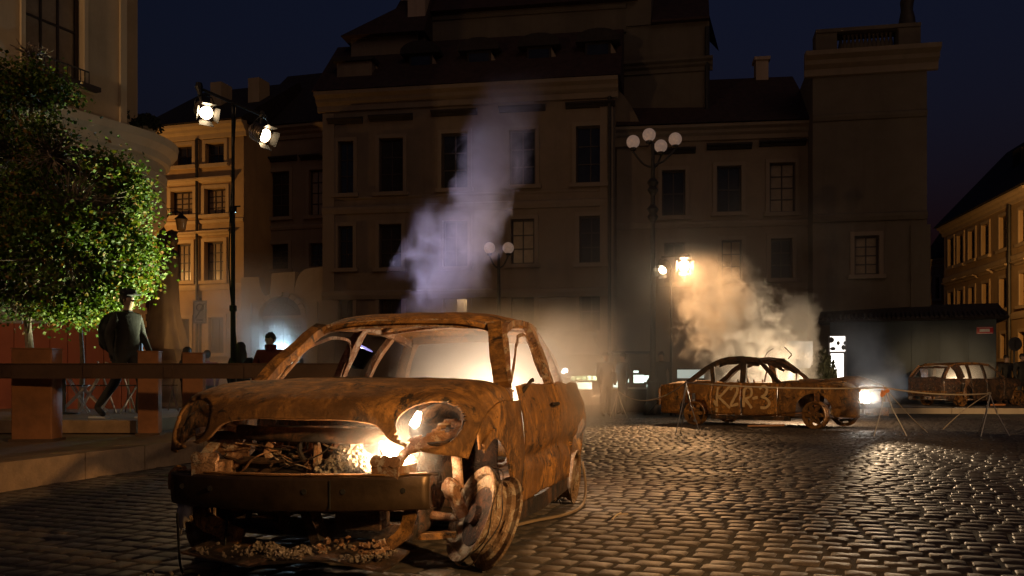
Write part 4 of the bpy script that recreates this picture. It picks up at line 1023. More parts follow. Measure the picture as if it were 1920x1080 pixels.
MB().grid(g, skip=lambda i, j: 2 <= j <= 6 and (i in (1,2,3,4,15,16,17,18) or 7 <= i <= 12)).build('front_panel', RUST, sed, smooth=True, solid=.015, dent=.02)
for x, nm in ((.98,'front_bumper'), (-3.60,'rear_bumper')):
    MB().strip(crom([(x-.12 if x > 0 else x+.1,-.78,.46),(x,-.5,.47),(x,.5,.47),(x-.12 if x > 0 else x+.1,.78,.46)], 16), .04, .10).build(nm, RUSTD, sed, smooth=True, dent=.012)
MB().box((-1.35,0,.22), (3.6,1.4,.03)).build('floor_pan', RUSTD, sed)
MB().box((-.66,0,.60), (.03,1.42,.62)).build('bulkhead', RUSTD, sed, dent=.02)
MB().strip(crom([(-.70,-.72,.89),(-.62,0,.92),(-.70,.72,.89)], 12), .12, .03).build('scuttle_panel', RUSTD, sed, dent=.012)
MB().tube([(-.1,-.2,.55),(.2,.1,.6),(.4,.3,.55)], .12, 9).build('engine_block', RUSTD, sed, dent=.03)
for y in (-.35,.35):
    m = MB()
    for q in (-.2,.2): m.tube(crom([(-1.2,y+q,.42),(-1.55,y+q,.42),(-1.72,y+q,.95)], 8), .016, 6)
    for i in range(5): m.tube([(-1.58-.03*i,y-.2,.5+.1*i),(-1.58-.03*i,y+.2,.5+.1*i)], .008, 4)
    m.build('seat_frame', RUST, sed, dent=.01)
m = MB(); m.tube(crom([(-1.02,.3,1.38),(-.95,.3,1.46),(-.99,.28,1.52),(-1.1,.3,1.62)], 8), .012, 5); m.build('bent_trim', RUSTD, sed, dent=.01)
MB().tube(crom([(-1.5,.2,1.4),(-1.45,.24,1.52),(-1.35,.3,1.60)], 6), .008, 5).build('bent_trim', RUSTD, sed, dent=.01)
g = [[Vector((-1.2+.42*k+.03*math.sin(9*y), y, 1.33-.16*k-.10*k*math.sin(4*y+1)**2)) for k in [j/6 for j in range(7)]] for y in [-.55+.9*i/14 for i in range(15)]]
MB().grid(g, skip=lambda i, j: j > 3+(i*7 % 4)).build('hanging_headlining', RUSTD, sed, solid=.012, dent=.05, dfreq=4)
m = MB(); m.strip(crom([(-.9,-.62,.93),(-1.0,-.5,1.0),(-1.1,-.3,1.02)], 6), .03, .02); m.build('wiper_linkage', RUST, sed, dent=.01)
wheel(sed, (0,-.70,.27), .26, .16, side=-1, spokes=6, mat=RUST, toe=-12); wheel(sed, (0,.70,.27), .26, .16, side=1, spokes=6, mat=RUST, wires=False)
wheel(sed, (-2.6,-.70,.25), .245, .16, side=-1, spokes=6, mat=RUST); wheel(sed, (-2.6,.70,.25), .245, .16, side=1, spokes=6, mat=RUST, wires=False)
MB().box((-.9,-.95,.05), (.75,.06,.035), Matrix.Rotation(R(-3),3,'Y')).build('fallen_trim', mat_plain('scorched_trim', (0.5,0.25,0.12), .5), sed)
# painted marks
PAINT = mat_plain('pale_spray_paint', (0.62,0.42,0.22), .7, 0, .25, 25)
def stroke(pts, w=.062):
    P = crom([(x, 0, z) for x, z in pts], max(6, len(pts)*5)); k = len(P); vs = []
    for i, p in enumerate(P):
        t = (P[min(i+1,k-1)]-P[max(i-1,0)]).normalized(); n_ = Vector((-t.z,0,t.x)); ww = w*(.8+.35*noise.noise(p*9))
        for sg in (-1, 1):
            q = p+n_*sg*ww/2; vs.append(Vector((q.x, -(Ws(q.x, q.z)+.030), q.z))); vs.append(Vector((q.x, -(Ws(q.x, q.z)+.018), q.z)))
    fs = []
    for i in range(k-1):
        a = 4*i; b_ = a+4; fs += [(a,a+2,b_+2,b_), (a+1,b_+1,b_+3,a+3), (a,b_,b_+1,a+1), (a+2,a+3,b_+3,b_+2)]
    return vs, fs
m = MB()
for pts in ([(-2.02,.80),(-2.03,.60),(-2.04,.40)], [(-1.76,.82),(-1.90,.66),(-2.0,.58)], [(-1.98,.58),(-1.86,.48),(-1.74,.37)],
            [(-1.74,.74),(-1.68,.81),(-1.60,.80),(-1.58,.70),(-1.66,.54),(-1.72,.42),(-1.62,.44),(-1.55,.46)],
            [(-1.44,.40),(-1.43,.58),(-1.43,.76)], [(-1.44,.73),(-1.36,.80),(-1.27,.74),(-1.28,.62),(-1.40,.56)], [(-1.40,.56),(-1.32,.46),(-1.26,.38)],
            [(-1.24,.57),(-1.13,.60)], [(-1.10,.76),(-1.02,.82),(-.94,.76),(-.97,.65),(-1.05,.61),(-.94,.57),(-.88,.48),(-.95,.40),(-1.07,.39)], [(-2.06,.44),(-2.10,.52)], [(-2.04,.36),(-2.05,.28)]):
    m.add(*stroke(pts))
m.build('painted_mark', PAINT, sed, smooth=True)
sed.scale = (1.04,1.04,1.04)
sw = lambda x, y, z: Matrix.Translation((6.52,18.44,0)) @ Matrix.Rotation(R(-42),4,'Z') @ (Vector((x,y,z))*1.04)
HEADHOT = mat_emit('headlamp_glow', (1.0,.93,.82), 120)
m = MB(); m.ball((.84,-.64,.64), .085, 14, 10, (.7,.9,.85)); m.ball((.88,-.48,.52), .05, 12, 8, (.7,1.4,1.6)); m.build('headlamp', HEADHOT, sed, smooth=True)

# ---- far hatchback
hat = empty('burnt_car', at(1765,745,29.0).xy.to_3d()+Vector((2.7,1.6,.14)), R(22), 'burnt hatchback wreck on the far pavement beside the slate building', 'car', 'burnt out car wrecks')
Wh = lambda x, z: .79+.03*math.sin((z-.2)/.7*math.pi)-max(0, z-.7)*.2-max(0, x-.35)**2*.3-max(0, -2.9-x)**2*.6
ztH = lin((-3.3,.90),(-.8,.90),(0,.87),(.75,.74)); arH = arches(.22, (0,.30,.36), (-2.5,.34,.40))
for s in (1, -1):
    side_panel(hat, 'front_wing', .74, -.72, arH, ztH, Wh, s, RUSTD, 30, 10, .02)
    side_panel(hat, 'front_door', -.74, -1.48, arH, ztH, Wh, s, RUSTD, 16, 12, .014)
    side_panel(hat, 'rear_door', -1.50, -2.14, arH, ztH, Wh, s, RUSTD, 16, 12, .014)
    side_panel(hat, 'rear_wing', -2.16, -3.25, arH, ztH, Wh, s, RUSTM, 26, 12, .035)
    MB().strip(crom([(-.60,s*.75,.90),(-.9,s*.68,1.13),(-1.2,s*.61,1.34)], 10), .055, .05, up=(.6,0,.8)).build('windscreen_pillar', RUSTD, hat, smooth=True, dent=.01)
    MB().strip(crom([(-1.2,s*.61,1.35),(-1.8,s*.62,1.40),(-2.5,s*.61,1.38),(-2.9,s*.62,1.30)], 14), .06, .05).build('roof_rail', RUST, hat, smooth=True, dent=.01)
    for xb_, xt_, w in ((-1.49,-1.55,.09), (-2.15,-2.2,.10)):
        MB().strip(crom([(xb_,s*.75,.9),(xb_-.02,s*.69,1.15),(xt_,s*.615,1.38)], 8), .05, w, up=(1,0,0)).build('door_pillar', RUSTD, hat, dent=.008)
    MB().strip(crom([(-2.55,s*.76,.9),(-2.62,s*.69,1.15),(-2.75,s*.62,1.34)], 8), .05, .30, up=(1,0,0)).build('rear_pillar', RUSTM, hat, dent=.012)
    MB().strip(crom([(-3.22,s*.70,.92),(-3.1,s*.67,1.1),(-2.9,s*.62,1.32)], 8), .06, .06, up=(1,0,0)).build('tail_pillar', RUSTI, hat, dent=.01)
rr = [[(x, y, z-d) for x, z in ((-1.15,1.37),(-1.5,1.41),(-2.2,1.425),(-2.9,1.35))] for y, d in ((0,0),(.3,.006),(.5,.03),(.63,.08))]
skin(hat, 'roof', rr, 24, 20, RUST, dent=.014)
rr = [[(x, y*k, z-d) for x, z, k in ((-.58,.93,1),(-.1,.93,1),(.4,.88,.97),(.78,.74,.93))] for y, d in ((0,0),(.35,.01),(.6,.03),(.72,.07))]
skin(hat, 'hood', rr, 24, 18, RUSTD, dent=.02)
g = [[Vector((-3.27-.04*math.cos(y*2)+(z-.9)*(.9 if z > .9 else 0), y*(1-.18*max(0, z-.9)/.4), z)) for z in [.32+.98*j/20 for j in range(21)]] for y in [-.72+1.44*i/20 for i in range(21)]]
MB().grid(g, skip=lambda i, j: 13 <= j <= 18 and 2 <= i <= 17).build('tailgate', RUSTM, hat, smooth=True, solid=.02, dent=.03, dfreq=5)
MB().strip(crom([(-3.2,-.78,.45),(-3.36,-.5,.46),(-3.36,.5,.46),(-3.2,.78,.45)], 14), .05, .10).build('rear_bumper', RUST, hat, dent=.03)
MB().strip(crom([(.7,-.78,.45),(.85,-.5,.46),(.85,.5,.46),(.7,.78,.45)], 14), .05, .10).build('front_bumper', RUSTD, hat, dent=.02)
MB().box((-1.3,0,.2), (3.6,1.4,.03)).build('floor_pan', RUSTD, hat)
MB().strip(crom([(-2.3,-.80,.85),(-2.45,-.86,.7),(-2.5,-.84,.5),(-2.4,-.8,.35)], 10), .12, .03, up=(0,1,0)).build('torn_panel', RUSTI, hat, dent=.05, dfreq=6)
wheel(hat, (0,-.70,.26), .25, .16, side=-1, mat=RUST); wheel(hat, (0,.70,.26), .25, .16, side=1, mat=RUST, wires=False)
wheel(hat, (-2.5,-.66,.24), .235, .16, side=-1, mat=RUST); wheel(hat, (-2.5,.66,.24), .235, .16, side=1, mat=RUST, wires=False)
hw_ = lambda x, y, z: Matrix.Translation(hat.location) @ Matrix.Rotation(R(22),4,'Z') @ Vector((x,y,z))
MB().box((-1.2,-.98,.05), (.55,.10,.05)).build('fallen_trim', mat_plain('orange_trim', (0.5,0.2,0.07), .5), hat)
# ------------------------------------------------------------------ lamps on stands
LENS = mat_emit('lit_lens', (1.0,.78,.48), 60)
LENS2 = mat_emit('bright_lens', (1.0,.80,.52), 160)
def lamp_head(root, p, aim, s=1.0, lens=LENS, body=ALU):
    """theatre lamp: ribbed housing, yoke, lens and four barn doors"""
    p, aim = Vector(p), Vector(aim); z = (aim-p).normalized(); x = z.cross(Vector((0,0,1))).normalized(); y = x.cross(z)
    M = Matrix(((x.x,y.x,z.x,p.x),(x.y,y.y,z.y,p.y),(x.z,y.z,z.z,p.z),(0,0,0,1)))
    T = lambda a, b_, c: M @ Vector((a*s,b_*s,c*s))
    m = MB(); m.lathe([(.02*s,-.20*s),(.10*s,-.20*s),(.13*s,-.16*s),(.14*s,.10*s),(.15*s,.10*s),(.15*s,.13*s),(.115*s,.13*s),(.115*s,.06*s)], 20, M)
    h = m.build('lamp_head', body, root, smooth=True, world=True)
    for k in range(4):
        zz = -.13+.06*k; MB().lathe([(.142*s,zz*s),(.152*s,(zz+.008)*s),(.152*s,(zz+.022)*s),(.142*s,(zz+.03)*s)], 20, M).build('cooling_fin', body, h, smooth=True, world=True)
    g = MB(); g.lathe([(.112*s,.075*s),(.10*s,.095*s),(.06*s,.11*s),(.015*s,.115*s)], 20, M); g.build('lens', lens, h, smooth=True, world=True)
    for a in range(4):
        c, q = math.cos(a*math.pi/2), math.sin(a*math.pi/2)
        pts = []
        for w, r_, zz in ((.11,.135,.13),(.13,.20,.24)):
            for sg in (-1, 1): pts.append((c*r_-q*w*sg, q*r_+c*w*sg, zz))
        P_ = [T(*pts[0]), T(*pts[1]), T(*pts[3]), T(*pts[2])]; n_ = (P_[1]-P_[0]).cross(P_[2]-P_[0]).normalized()*.006
        MB().prism(P_, n_).build('barn_door', IRON, h, world=True)
    m = MB(); m.tube([T(-.17,0,-.02), T(-.17,.14,-.04), T(-.11,.24,-.05), T(0,.27,-.05), T(.11,.24,-.05), T(.17,.14,-.04), T(.17,0,-.02)], .010*s, 6); m.build('yoke', BLACK, h, smooth=True, world=True)
    return h
# tall stand with cross bar at the left
LT = at(437, 700, 15.5); LT.z = 0
lt = empty('lamp_tower', LT, 0, 'tall thin light stand with two theatre lamps on a slanting cross bar', 'light stand')
topz = at(437,190,15.5).z
m = MB(); m.tube([LT, LT+Vector((0,0,2.2))], .045, 10); m.tube([LT+Vector((0,0,2.2)), LT+Vector((0,0,3.9))], .038, 10); m.tube([LT+Vector((0,0,3.9)), Vector((LT.x,LT.y,topz))], .030, 10)
m.build('pole', BLACK, lt, world=True, smooth=True)
for zz in (.95, 2.2, 3.9): MB().lathe([(.04,0),(.065,.01),(.065,.10),(.04,.11)], 10, Matrix.Translation(LT+Vector((0,0,zz-.05)))).build('collar', BLACK, lt, world=True)
for zz in (1.0, 3.95): MB().tube([LT+Vector((0,0,zz)), LT+Vector((.13,-.02,zz+.01))], .015, 6).build('clamp_knob', BLACK, lt, world=True)
for a in (20, 140, 260):
    e = Vector((math.cos(R(a)), math.sin(R(a)), 0)); MB().tube([LT+Vector((0,0,.85)), LT+e*.75+Vector((0,0,.02))], .02, 6).build('leg', BLACK, lt, world=True)
ba, bb = at(368,163,15.3), at(500,220,15.6)
m = MB(); m.tube([ba, bb], .028, 8); m.build('cross_bar', BLACK, lt, world=True, smooth=True)
pa, pb = at(383,208,15.2), at(488,250,15.5)
for c1, c2 in ((at(373,163,15.3), at(378,190,15.25)), (at(493,217,15.6), at(490,234,15.55))): MB().tube([c1+Vector((0,0,.07)), c1, c1.lerp(c2,.3), c2], [.05,.07,.045,.03], 8).build('clamp', BLACK, lt, world=True)
aimA, aimB = Vector((1.0,7.0,.0)), Vector((5.3,10.3,.0))
lamp_head(lt, pa, aimA, .95); lamp_head(lt, pb, aimB, 1.0)
m = MB(); m.tube(crom([LT+Vector((.05,0,topz-.1)), LT+Vector((-.06,-.03,3)), LT+Vector((.06,-.03,1.5)), LT+Vector((-.08,-.03,.3)), LT+Vector((-.5,-.2,.02))], 20), .012, 5); m.build('cable', BLACK, lt, world=True)
d_ = (aimA-pa).normalized(); spot('tower_lamp_light', pa+d_*.2, aimA, 260, (1.0,.62,.30), 42, .5, .08)
d_ = (aimB-pb).normalized(); spot('tower_lamp_light', pb+d_*.2, aimB, 1300, (1.0,.70,.40), 26, .8, .08)
# twin lamp stand behind the saloon
RS = at(1258, 745, 25); RS.z = 0
rs = empty('lamp_stand', RS, 0, 'slim light stand with two glaring lamps in the smoke behind the saloon', 'light stand')
rz_ = at(1258,500,25).z
MB().tube([RS, RS+Vector((0,0,rz_))], .035, 10).build('pole', BLACK, rs, world=True, smooth=True)
for a in (30, 150, 270):
    e = Vector((math.cos(R(a)), math.sin(R(a)), 0)); MB().tube([RS+Vector((0,0,.8)), RS+e*.7+Vector((0,0,.02))], .02, 6).build('leg', BLACK, rs, world=True)
MB().tube([at(1240,482,25), at(1292,478,25)], .025, 8).build('cross_bar', BLACK, rs, world=True)
p1, p2 = at(1246,503,24.9), at(1281,497,24.9)
aim1, aim2 = Vector((5.0,10,0)), Vector((8.6,14,.2))
lamp_head(rs, p1, Vector((0,20,0)), 1.0, lens=LENS); lamp_head(rs, p2, Vector((4.5,10,.3)), 1.25, lens=LENS2)
spot('stand_lamp_light', p2+Vector((.05,-.3,-.12)), Vector((3.0,12.0,0)), 2500, (1.0,.51,.20), 52, .6, .10)
# ground lamps: violet, cyan, tree flood
def ground_lamp(loc, aim, lens_col, strength, label, s=1.0, nm='ground_lamp', lift=0.0):
    rt = empty(nm, loc, 0, label, 'lamp'); L = Vector(loc)
    if lift:
        for a in (90, 210, 330): MB().tube([L+Vector((0,0,lift*.5)), L+Vector((.3*math.cos(R(a)), .3*math.sin(R(a)), .01))], .012, 6).build('leg', BLACK, rt, world=True)
        MB().tube([L+Vector((0,0,lift*.3)), L+Vector((0,0,lift))], .018, 8).build('pole', BLACK, rt, world=True); L = L+Vector((0,0,lift))
    m = MB(); m.box(L+Vector((0,0,.02)), (.34*s,.26*s,.04)); m.bar(L+Vector((-.17*s,0,.03)), L+Vector((-.17*s,0,.30*s)), .03, .02); m.bar(L+Vector((.17*s,0,.03)), L+Vector((.17*s,0,.30*s)), .03, .02); m.build('base', BLACK, rt, world=True)
    p = L+Vector((0,0,.30*s)); z = (Vector(aim)-p).normalized(); q = z.to_track_quat('Z','Y').to_matrix().to_4x4(); M = Matrix.Translation(p) @ q
    MB().lathe([(.04*s,-.16*s),(.13*s,-.12*s),(.15*s,.08*s),(.16*s,.10*s),(.13*s,.10*s),(.13*s,.05*s)], 18, M).build('housing', BLACK, rt, world=True, smooth=True)
    MB().lathe([(.128*s,.06*s),(.10*s,.075*s),(.02*s,.08*s)], 18, M).build('lens', mat_emit('coloured_lens', lens_col, strength), rt, world=True, smooth=True)
    return p+z*.14*s
q = ground_lamp((-2.25,13.2,0), (-.4,12.9,5.0), (.45,.42,1.0), 60, 'violet lit stage lamp seen through the nearest wreck, aimed up at the smoke', 1.3, lift=.95)
spot('violet_lamp_light', q, (-.55,12.9,5.0), 560, (.68,.60,1.0), 95, .6, .1)
q = ground_lamp(at(548,758,21.0).xy.to_3d(), at(440,590,19.0), (.55,.85,1.0), 120, 'cyan white stage lamp shining through mist before the portal', 1.5, lift=1.0)
spot('cyan_lamp_light', q, at(440,590,19.0), 900, (.50,.78,1.0), 90, .6, .1)

# ------------------------------------------------------------------ street lamps with globes
GLOBE = mat_plain('opal_globe', (0.62,0.50,0.42), .35, 0, .2, 9)
_gb = GLOBE.node_tree.nodes['Principled BSDF']; _gb.inputs['Emission Color'].default_value = (1.0,.66,.50,1); _gb.inputs['Emission Strength'].default_value = .11  # faint glow added so the globes look warmly lit
def globe_post(px, Y, globes, label, d=.38, orn=True):
    b_ = at(px, 700, Y); b_.z = 0; rt = empty('globe_lamp_post', b_, 0, label, 'street lamp', 'globe street lamps')
    top = max(at(gx, gy, Y).z for gx, gy in globes)
    m = MB(); m.lathe([(.26,0),(.26,.25),(.19,.35),(.16,.9),(.19,.95),(.12,1.05),(.085,1.3),(.07,top*.72),(.05,top-.3),(.03,top-.2)], 14, Matrix.Translation(b_)); m.build('post', IRON, rt, world=True, smooth=True)
    if orn:
        for k in range(2):
            zz = at(px, 350+50*k, Y).z
            m = MB(); m.lathe([(.07,-.25),(.16,-.1),(.10,0),(.17,.12),(.07,.25)], 10, Matrix.Translation(b_+Vector((0,0,zz)))); m.build('ornament', IRON, rt, world=True, smooth=True)
    for i, (gx, gy) in enumerate(globes):
        c = at(gx, gy, Y+(.5 if i == 3 else 0)); c2 = Vector((b_.x, b_.y, c.z-.75))
        if (c-Vector((b_.x,b_.y,c.z))).length > .25: MB().tube(crom([c2, (c2+c)/2+Vector((0,0,-.25)), c+Vector((0,0,-.28))], 10), .03, 6).build('arm', IRON, rt, world=True, smooth=True)
        g = MB().ball(c, d/2, 20, 14).build('globe', GLOBE, rt, world=True, smooth=True)
        MB().lathe([(.07,-.05),(.10,0),(.08,.06)], 12, Matrix.Translation(c-Vector((0,0,d/2+.02)))).build('globe_cup', IRON, g, world=True)
    return rt
globe_post(1224, 26.0, [(1187,266),(1217,253),(1266,261),(1239,274)], 'tall iron lamp post with four faintly glowing pale globes above the smoke')
globe_post(935, 33.0, [(918,465),(953,465)], 'smaller lamp post with two dim globes before the palace', .42, orn=False)

# candelabrum and draped monument at the left
mb = at(308, 720, 24.0); mb.z = 0
mon = empty('monument', mb, 0, 'dark draped stone figure on a flared pedestal beside the leafy tree', 'statue')
zz0 = at(308,590,24).z
m = MB(); m.lathe([(.95,0),(.95,.3),(.80,.4),(.74,1.2),(.85,1.35),(.72,1.5),(.60,1.8)], 4, Matrix.Translation(mb) @ Matrix.Rotation(R(45),4,'Z')); m.build('pedestal', STATUE, mon, world=True)
fz = 1.8; pr = [(.62,0),(.52,.4),(.40,.9),(.36,1.5),(.33,2.0),(.37,2.4),(.30,2.6),(.12,2.72)]
g = []
for r_, h in pr:
    g.append([mb+Vector((r_*(1+.09*math.sin(9*t+h*1.5)*(1-h/3))*math.cos(t)+.05*h*.3, r_*.85*(1+.09*math.sin(9*t+h*1.5)*(1-h/3))*math.sin(t), fz+h)) for t in [2*math.pi*i/40 for i in range(41)]])
m = MB(); m.grid(g); m.build('draped_figure', STATUE, mon, world=True, smooth=True, dent=.02)
hd = mb+Vector((.20,0,fz+2.92)); m = MB(); m.ball(hd, .17, 12, 9, (1,1,1.2), .15, 4); m.tube([hd+Vector((-.14,0,.18)), hd+Vector((0,0,.24)), hd+Vector((.14,0,.17))], .035, 6); m.build('head', STATUE, mon, world=True, smooth=True)
m = MB(); m.tube(crom([mb+Vector((.1,0,fz+2.5)), mb+Vector((-.25,-.1,fz+2.55)), mb+Vector((-.50,-.15,fz+2.45)), mb+Vector((-.55,-.15,fz+2.3))], 10), [.15]*4+[.13]*3+[.10]*3, 9); m.build('outstretched_arm', STATUE, mon, world=True, smooth=True, dent=.02)
cb = at(303, 720, 25.2); cb.z = 0
cn = empty('candelabrum', cb, 0, 'old iron candelabrum street lamp with two side lanterns behind the monument', 'street lamp')
tz = at(303,405,25.2).z
MB().lathe([(.3,0),(.3,.4),(.16,.6),(.11,1.2),(.10,tz-1.2),(.14,tz-1.1),(.12,tz-.4),(.07,tz-.3),(.05,tz+.25)], 12, Matrix.Translation(cb)).build('post', IRON, cn, world=True, smooth=True)
LANT = mat_plain('lantern_glass', (0.30,0.22,0.13), .2, 0, .2, 9)
for sg in (-1, 1):
    e = cb+Vector((.55*sg,0,tz))
    MB().tube(crom([cb+Vector((0,0,tz-.3)), cb+Vector((.2*sg,0,tz+.05)), cb+Vector((.45*sg,0,tz+.12)), e+Vector((0,0,.05))], 10), .025, 6).build('arm', IRON, cn, world=True, smooth=True)
    g = MB().lathe([(.05,-.42),(.12,-.38),(.16,-.12),(.17,-.1)], 10, Matrix.Translation(e)).build('lantern', LANT, cn, world=True, smooth=True)
    MB().lathe([(.19,-.1),(.10,0),(.03,.06)], 10, Matrix.Translation(e)).build('lantern_cap', IRON, g, world=True)
MB().tube([cb+Vector((-.6,0,tz+.22)), cb+Vector((.6,0,tz+.2))], .012, 5).build('tie_rod', IRON, cn, world=True)
g = MB().lathe([(.08,-.15),(.17,0),(.17,.18),(.05,.32)], 12, Matrix.Translation(cb+Vector((0,-.05,tz-.02)))).build('lantern', LANT, cn, world=True, smooth=True)

# ------------------------------------------------------------------ signs
c = at(375, 585, 22.5); nb = Vector((c.x, c.y, 0))
ns = empty('sign_board', nb, 0, 'white rectangular traffic board with a struck through round symbol on a post', 'sign')
MB().tube([nb, Vector((c.x,c.y+.03,c.z+.35))], .03, 8).build('post', IRON, ns, world=True)
hw, hh = .17, .29
bd = MB().box(c, (hw*2,.02,hh*2)).build('board', mat_plain('sign_white', (0.5,0.48,0.45), .4, 0, .05), ns, world=True)
m = MB(); fr = .018
m.box(c+Vector((0,-.013,hh-fr)), (hw*2-.02,.004,fr)); m.box(c+Vector((0,-.013,-hh+fr)), (hw*2-.02,.004,fr)); m.box(c+Vector((hw-fr,-.013,0)), (fr,.004,hh*2-.07)); m.box(c+Vector((-hw+fr,-.013,0)), (fr,.004,hh*2-.07))
m.tube([c+Vector((.085*math.cos(t),-.014,.11+.085*math.sin(t))) for t in [2*math.pi*i/24 for i in range(25)]], .012, 5, cap=False)
m.tube([c+Vector((-.11,-.016,-.16)), c+Vector((.12,-.016,.22))], .011, 5); m.box(c+Vector((0,-.013,-.2)), (.16,.004,.03)); m.build('symbol', BLACK, bd, world=True)
c = at(1903, 645, 30.5); rsn = empty('round_sign', (c.x, c.y, .14), 0, 'dark round road sign seen from behind on a thin post at right', 'sign')
MB().tube([(c.x,c.y+.05,.14), (c.x,c.y+.05,c.z+.2)], .03, 8).build('post', IRON, rsn, world=True)
pl = MB().lathe([(.01,0),(.235,0),(.235,.02),(.01,.02)], 28, Matrix.Translation(c) @ Matrix.Rotation(R(90),4,'X')).build('disc', mat_plain('dull_sign_back', (0.09,0.08,0.075), .4, .5), rsn, world=True)
m = MB(); m.box(c+Vector((0,-.03,0)), (.05,.015,.30)); m.ball(c+Vector((0,-.03,.03)), .02, 8, 6); m.build('bracket', IRON, pl, world=True)
# back-lit panel in the low building
f = Fc(1553, 32.6, 1588, 32.4, 0)
z0, z1 = f.uz(1570, 705)[1], f.uz(1570, 628)[1]
lb = empty('light_box', f.P(f.L/2, 0, .14), 0, 'tall bright back lit white panel with dark pictogram beside the slate building', 'light box')
f.box(MB(), 0, f.L, .14, z1, -.25, -.002).build('cabinet', mat_plain('light_box_frame', (0.16,0.13,0.11), .5), lb, world=True)
PANEL = mat_emit('lit_panel', (1.0,.96,.90), 4.5)
zs = f.uz(1570, 660)[1]
f.box(MB(), .06, f.L-.12, .5, zs-.06, 0, .02).build('lit_panel', PANEL, lb, world=True)
up_ = f.box(MB(), .06, f.L-.06, zs+.02, z1-.05, 0, .02).build('lit_panel', mat_emit('lit_panel_dim', (1.0,.94,.86), 2.2), lb, world=True)
m = MB(); cu = f.L*.5; n0 = .022
def blob(u, z, r_, k=1.0): m.prism([f.P(u+r_*math.cos(t), n0, z+r_*k*math.sin(t)) for t in [2*math.pi*i/10 for i in range(10)]], f.N*.004)
for a in ((cu-.22,z1-.18,.11,1),(cu-.16,zs+.12,.10,.7),(cu+.20,zs+.16,.08,1.2),(cu+.02,zs+.32,.06,1.3),(cu+.24,zs+.32,.05,1.4)): blob(*a)
m.build('pictogram', mat_plain('pictogram_grey', (0.12,0.09,0.07), .6), up_, world=True)

# second lit panel, a soft light behind the saloon
a_, b2 = at(1478,690,26), at(1523,640,26)
sb = empty('soft_light', ((a_.x+b2.x)/2,26,0), 0, 'square white glowing light panel in the smoke behind the saloon', 'light panel')
MB().box(((a_.x+b2.x)/2,26,(a_.z+b2.z)/2), (b2.x-a_.x,.04,b2.z-a_.z)).build('lit_panel', mat_emit('soft_light_glow', (1.0,.88,.70), 2.5), sb, world=True)
MB().box(((a_.x+b2.x)/2,26.06,(a_.z+b2.z)/2), (b2.x-a_.x+.08,.08,b2.z-a_.z+.08)).build('housing', BLACK, sb, world=True)
for x in (a_.x+.05, b2.x-.05): MB().bar((x,26.08,0), (x,26.08,a_.z), .04, .04, up=(0,1,0)).build('leg', BLACK, sb, world=True)

# far lit parked car and lit stall
pc = empty('parked_van', (at(1089,745,27).x,27.6,0), R(180), 'pale parked van with lit front seen through the glow behind the nearest wreck', 'van')
PCM = mat_plain('pale_car_paint', (0.55,0.55,0.42), .25, .2, .05)
m = MB(); g = []
for x, hw, z0, z1 in ((-1.0,.80,.25,.95),(.0,.82,.22,.98),(.9,.84,.22,.95),(1.5,.84,.22,.85),(1.75,.80,.25,.72),(1.8,.74,.3,.62)):
    g.append([Vector((hw*k, -x*1.0, z)) for k, z in ((-1,z0),(-1.02,(z0+z1)/2),(-.97,z1-.05),(-.8,z1),(0,z1+.02),(.8,z1),(.97,z1-.05),(1.02,(z0+z1)/2),(1,z0))])
m.grid(g); m.add([g[-1][i] for i in range(9)], [tuple(range(9))]); pc.rotation_euler = (0,0,0); pc.scale = (.85,1,1.8)
m.build('body', PCM, pc, smooth=True)
g = [[Vector((.72*k*w, y, z)) for k in (-1,-.6,0,.6,1)] for y, z, w in ((-.4,.98,1),(.2,1.38,.85),(1.0,1.42,.85),(1.8,1.0,.95))]
MB().grid(g).build('cabin', GLASS, pc, smooth=True, solid=.02)
CARL = mat_emit('parked_headlamp', (.95,1.0,.85), 60)
for s in (-1, 1):
    MB().ball((s*.62,-1.74,.66), .10, 12, 8, (1.4,.4,.8)).build('headlight', CARL, pc, smooth=True)
    MB().lathe([(.05,-.1),(.3,-.1),(.31,0),(.3,.1),(.05,.1)], 20, Matrix.Translation((s*.74,-1.0,.31)) @ Matrix.Rotation(R(90),4,'Y')).build('wheel', BLACK, pc, smooth=True)
MB().box((0,-1.80,.46), (.52,.02,.11)).build('number_plate', mat_emit('lit_plate', (1,.98,.7), 7), pc)
MB().box((0,-1.83,.33), (1.5,.06,.08)).build('bumper', PCM, pc)
m = MB()
for i in range(5): m.box((-.36+.18*i,-1.79,.58), (.14,.02,.07))
m.build('grille', mat_emit('lit_grille', (.85,.95,.6), 5), pc)
st = empty('lit_stall', at(1186,735,28).xy.to_3d(), 0, 'low counter stall with greenish lit panels behind the globe lamp post', 'stall')
STL = mat_emit('stall_panel', (.80,1.0,.86), 2.2); o = st.location
for px0, px1, y0, y1 in ((1150,1161,704,729),(1172,1179,701,717),(1188,1207,703,718),(1208,1219,704,716),(1188,1197,695,699),(1213,1220,721,727)):
    a, b_ = at(px0,y1,27.9), at(px1,y0,27.9); MB().box((a+b_)/2, (b_.x-a.x,.04,b_.z-a.z)).build('lit_panel', STL, st, world=True)
a, b_ = at(1146,729,27.8), at(1221,727,27.8); MB().box((a+b_)/2, (b_.x-a.x,.35,.06)).build('counter', mat_plain('pale_counter', (0.7,0.72,0.66), .4), st, world=True)
a, b_ = at(1150,745,27.9), at(1218,728,27.9); MB().box(((a+b_)/2).xy.to_3d()+Vector((0,.05,.35)), (b_.x-a.x,.2,.7)).build('front_board', BLACK, st, world=True)
for px in (1148, 1220): a = at(px,730,28); MB().bar((a.x,a.y,0), (a.x,a.y,1.9), .06, .06, up=(0,1,0)).build('post', BLACK, st, world=True)
a, b_ = at(1146,690,28), at(1221,686,28); MB().box((a+b_)/2+Vector((0,0,.45)), (b_.x-a.x,.9,.05)).build('canopy', BLACK, st, world=True)
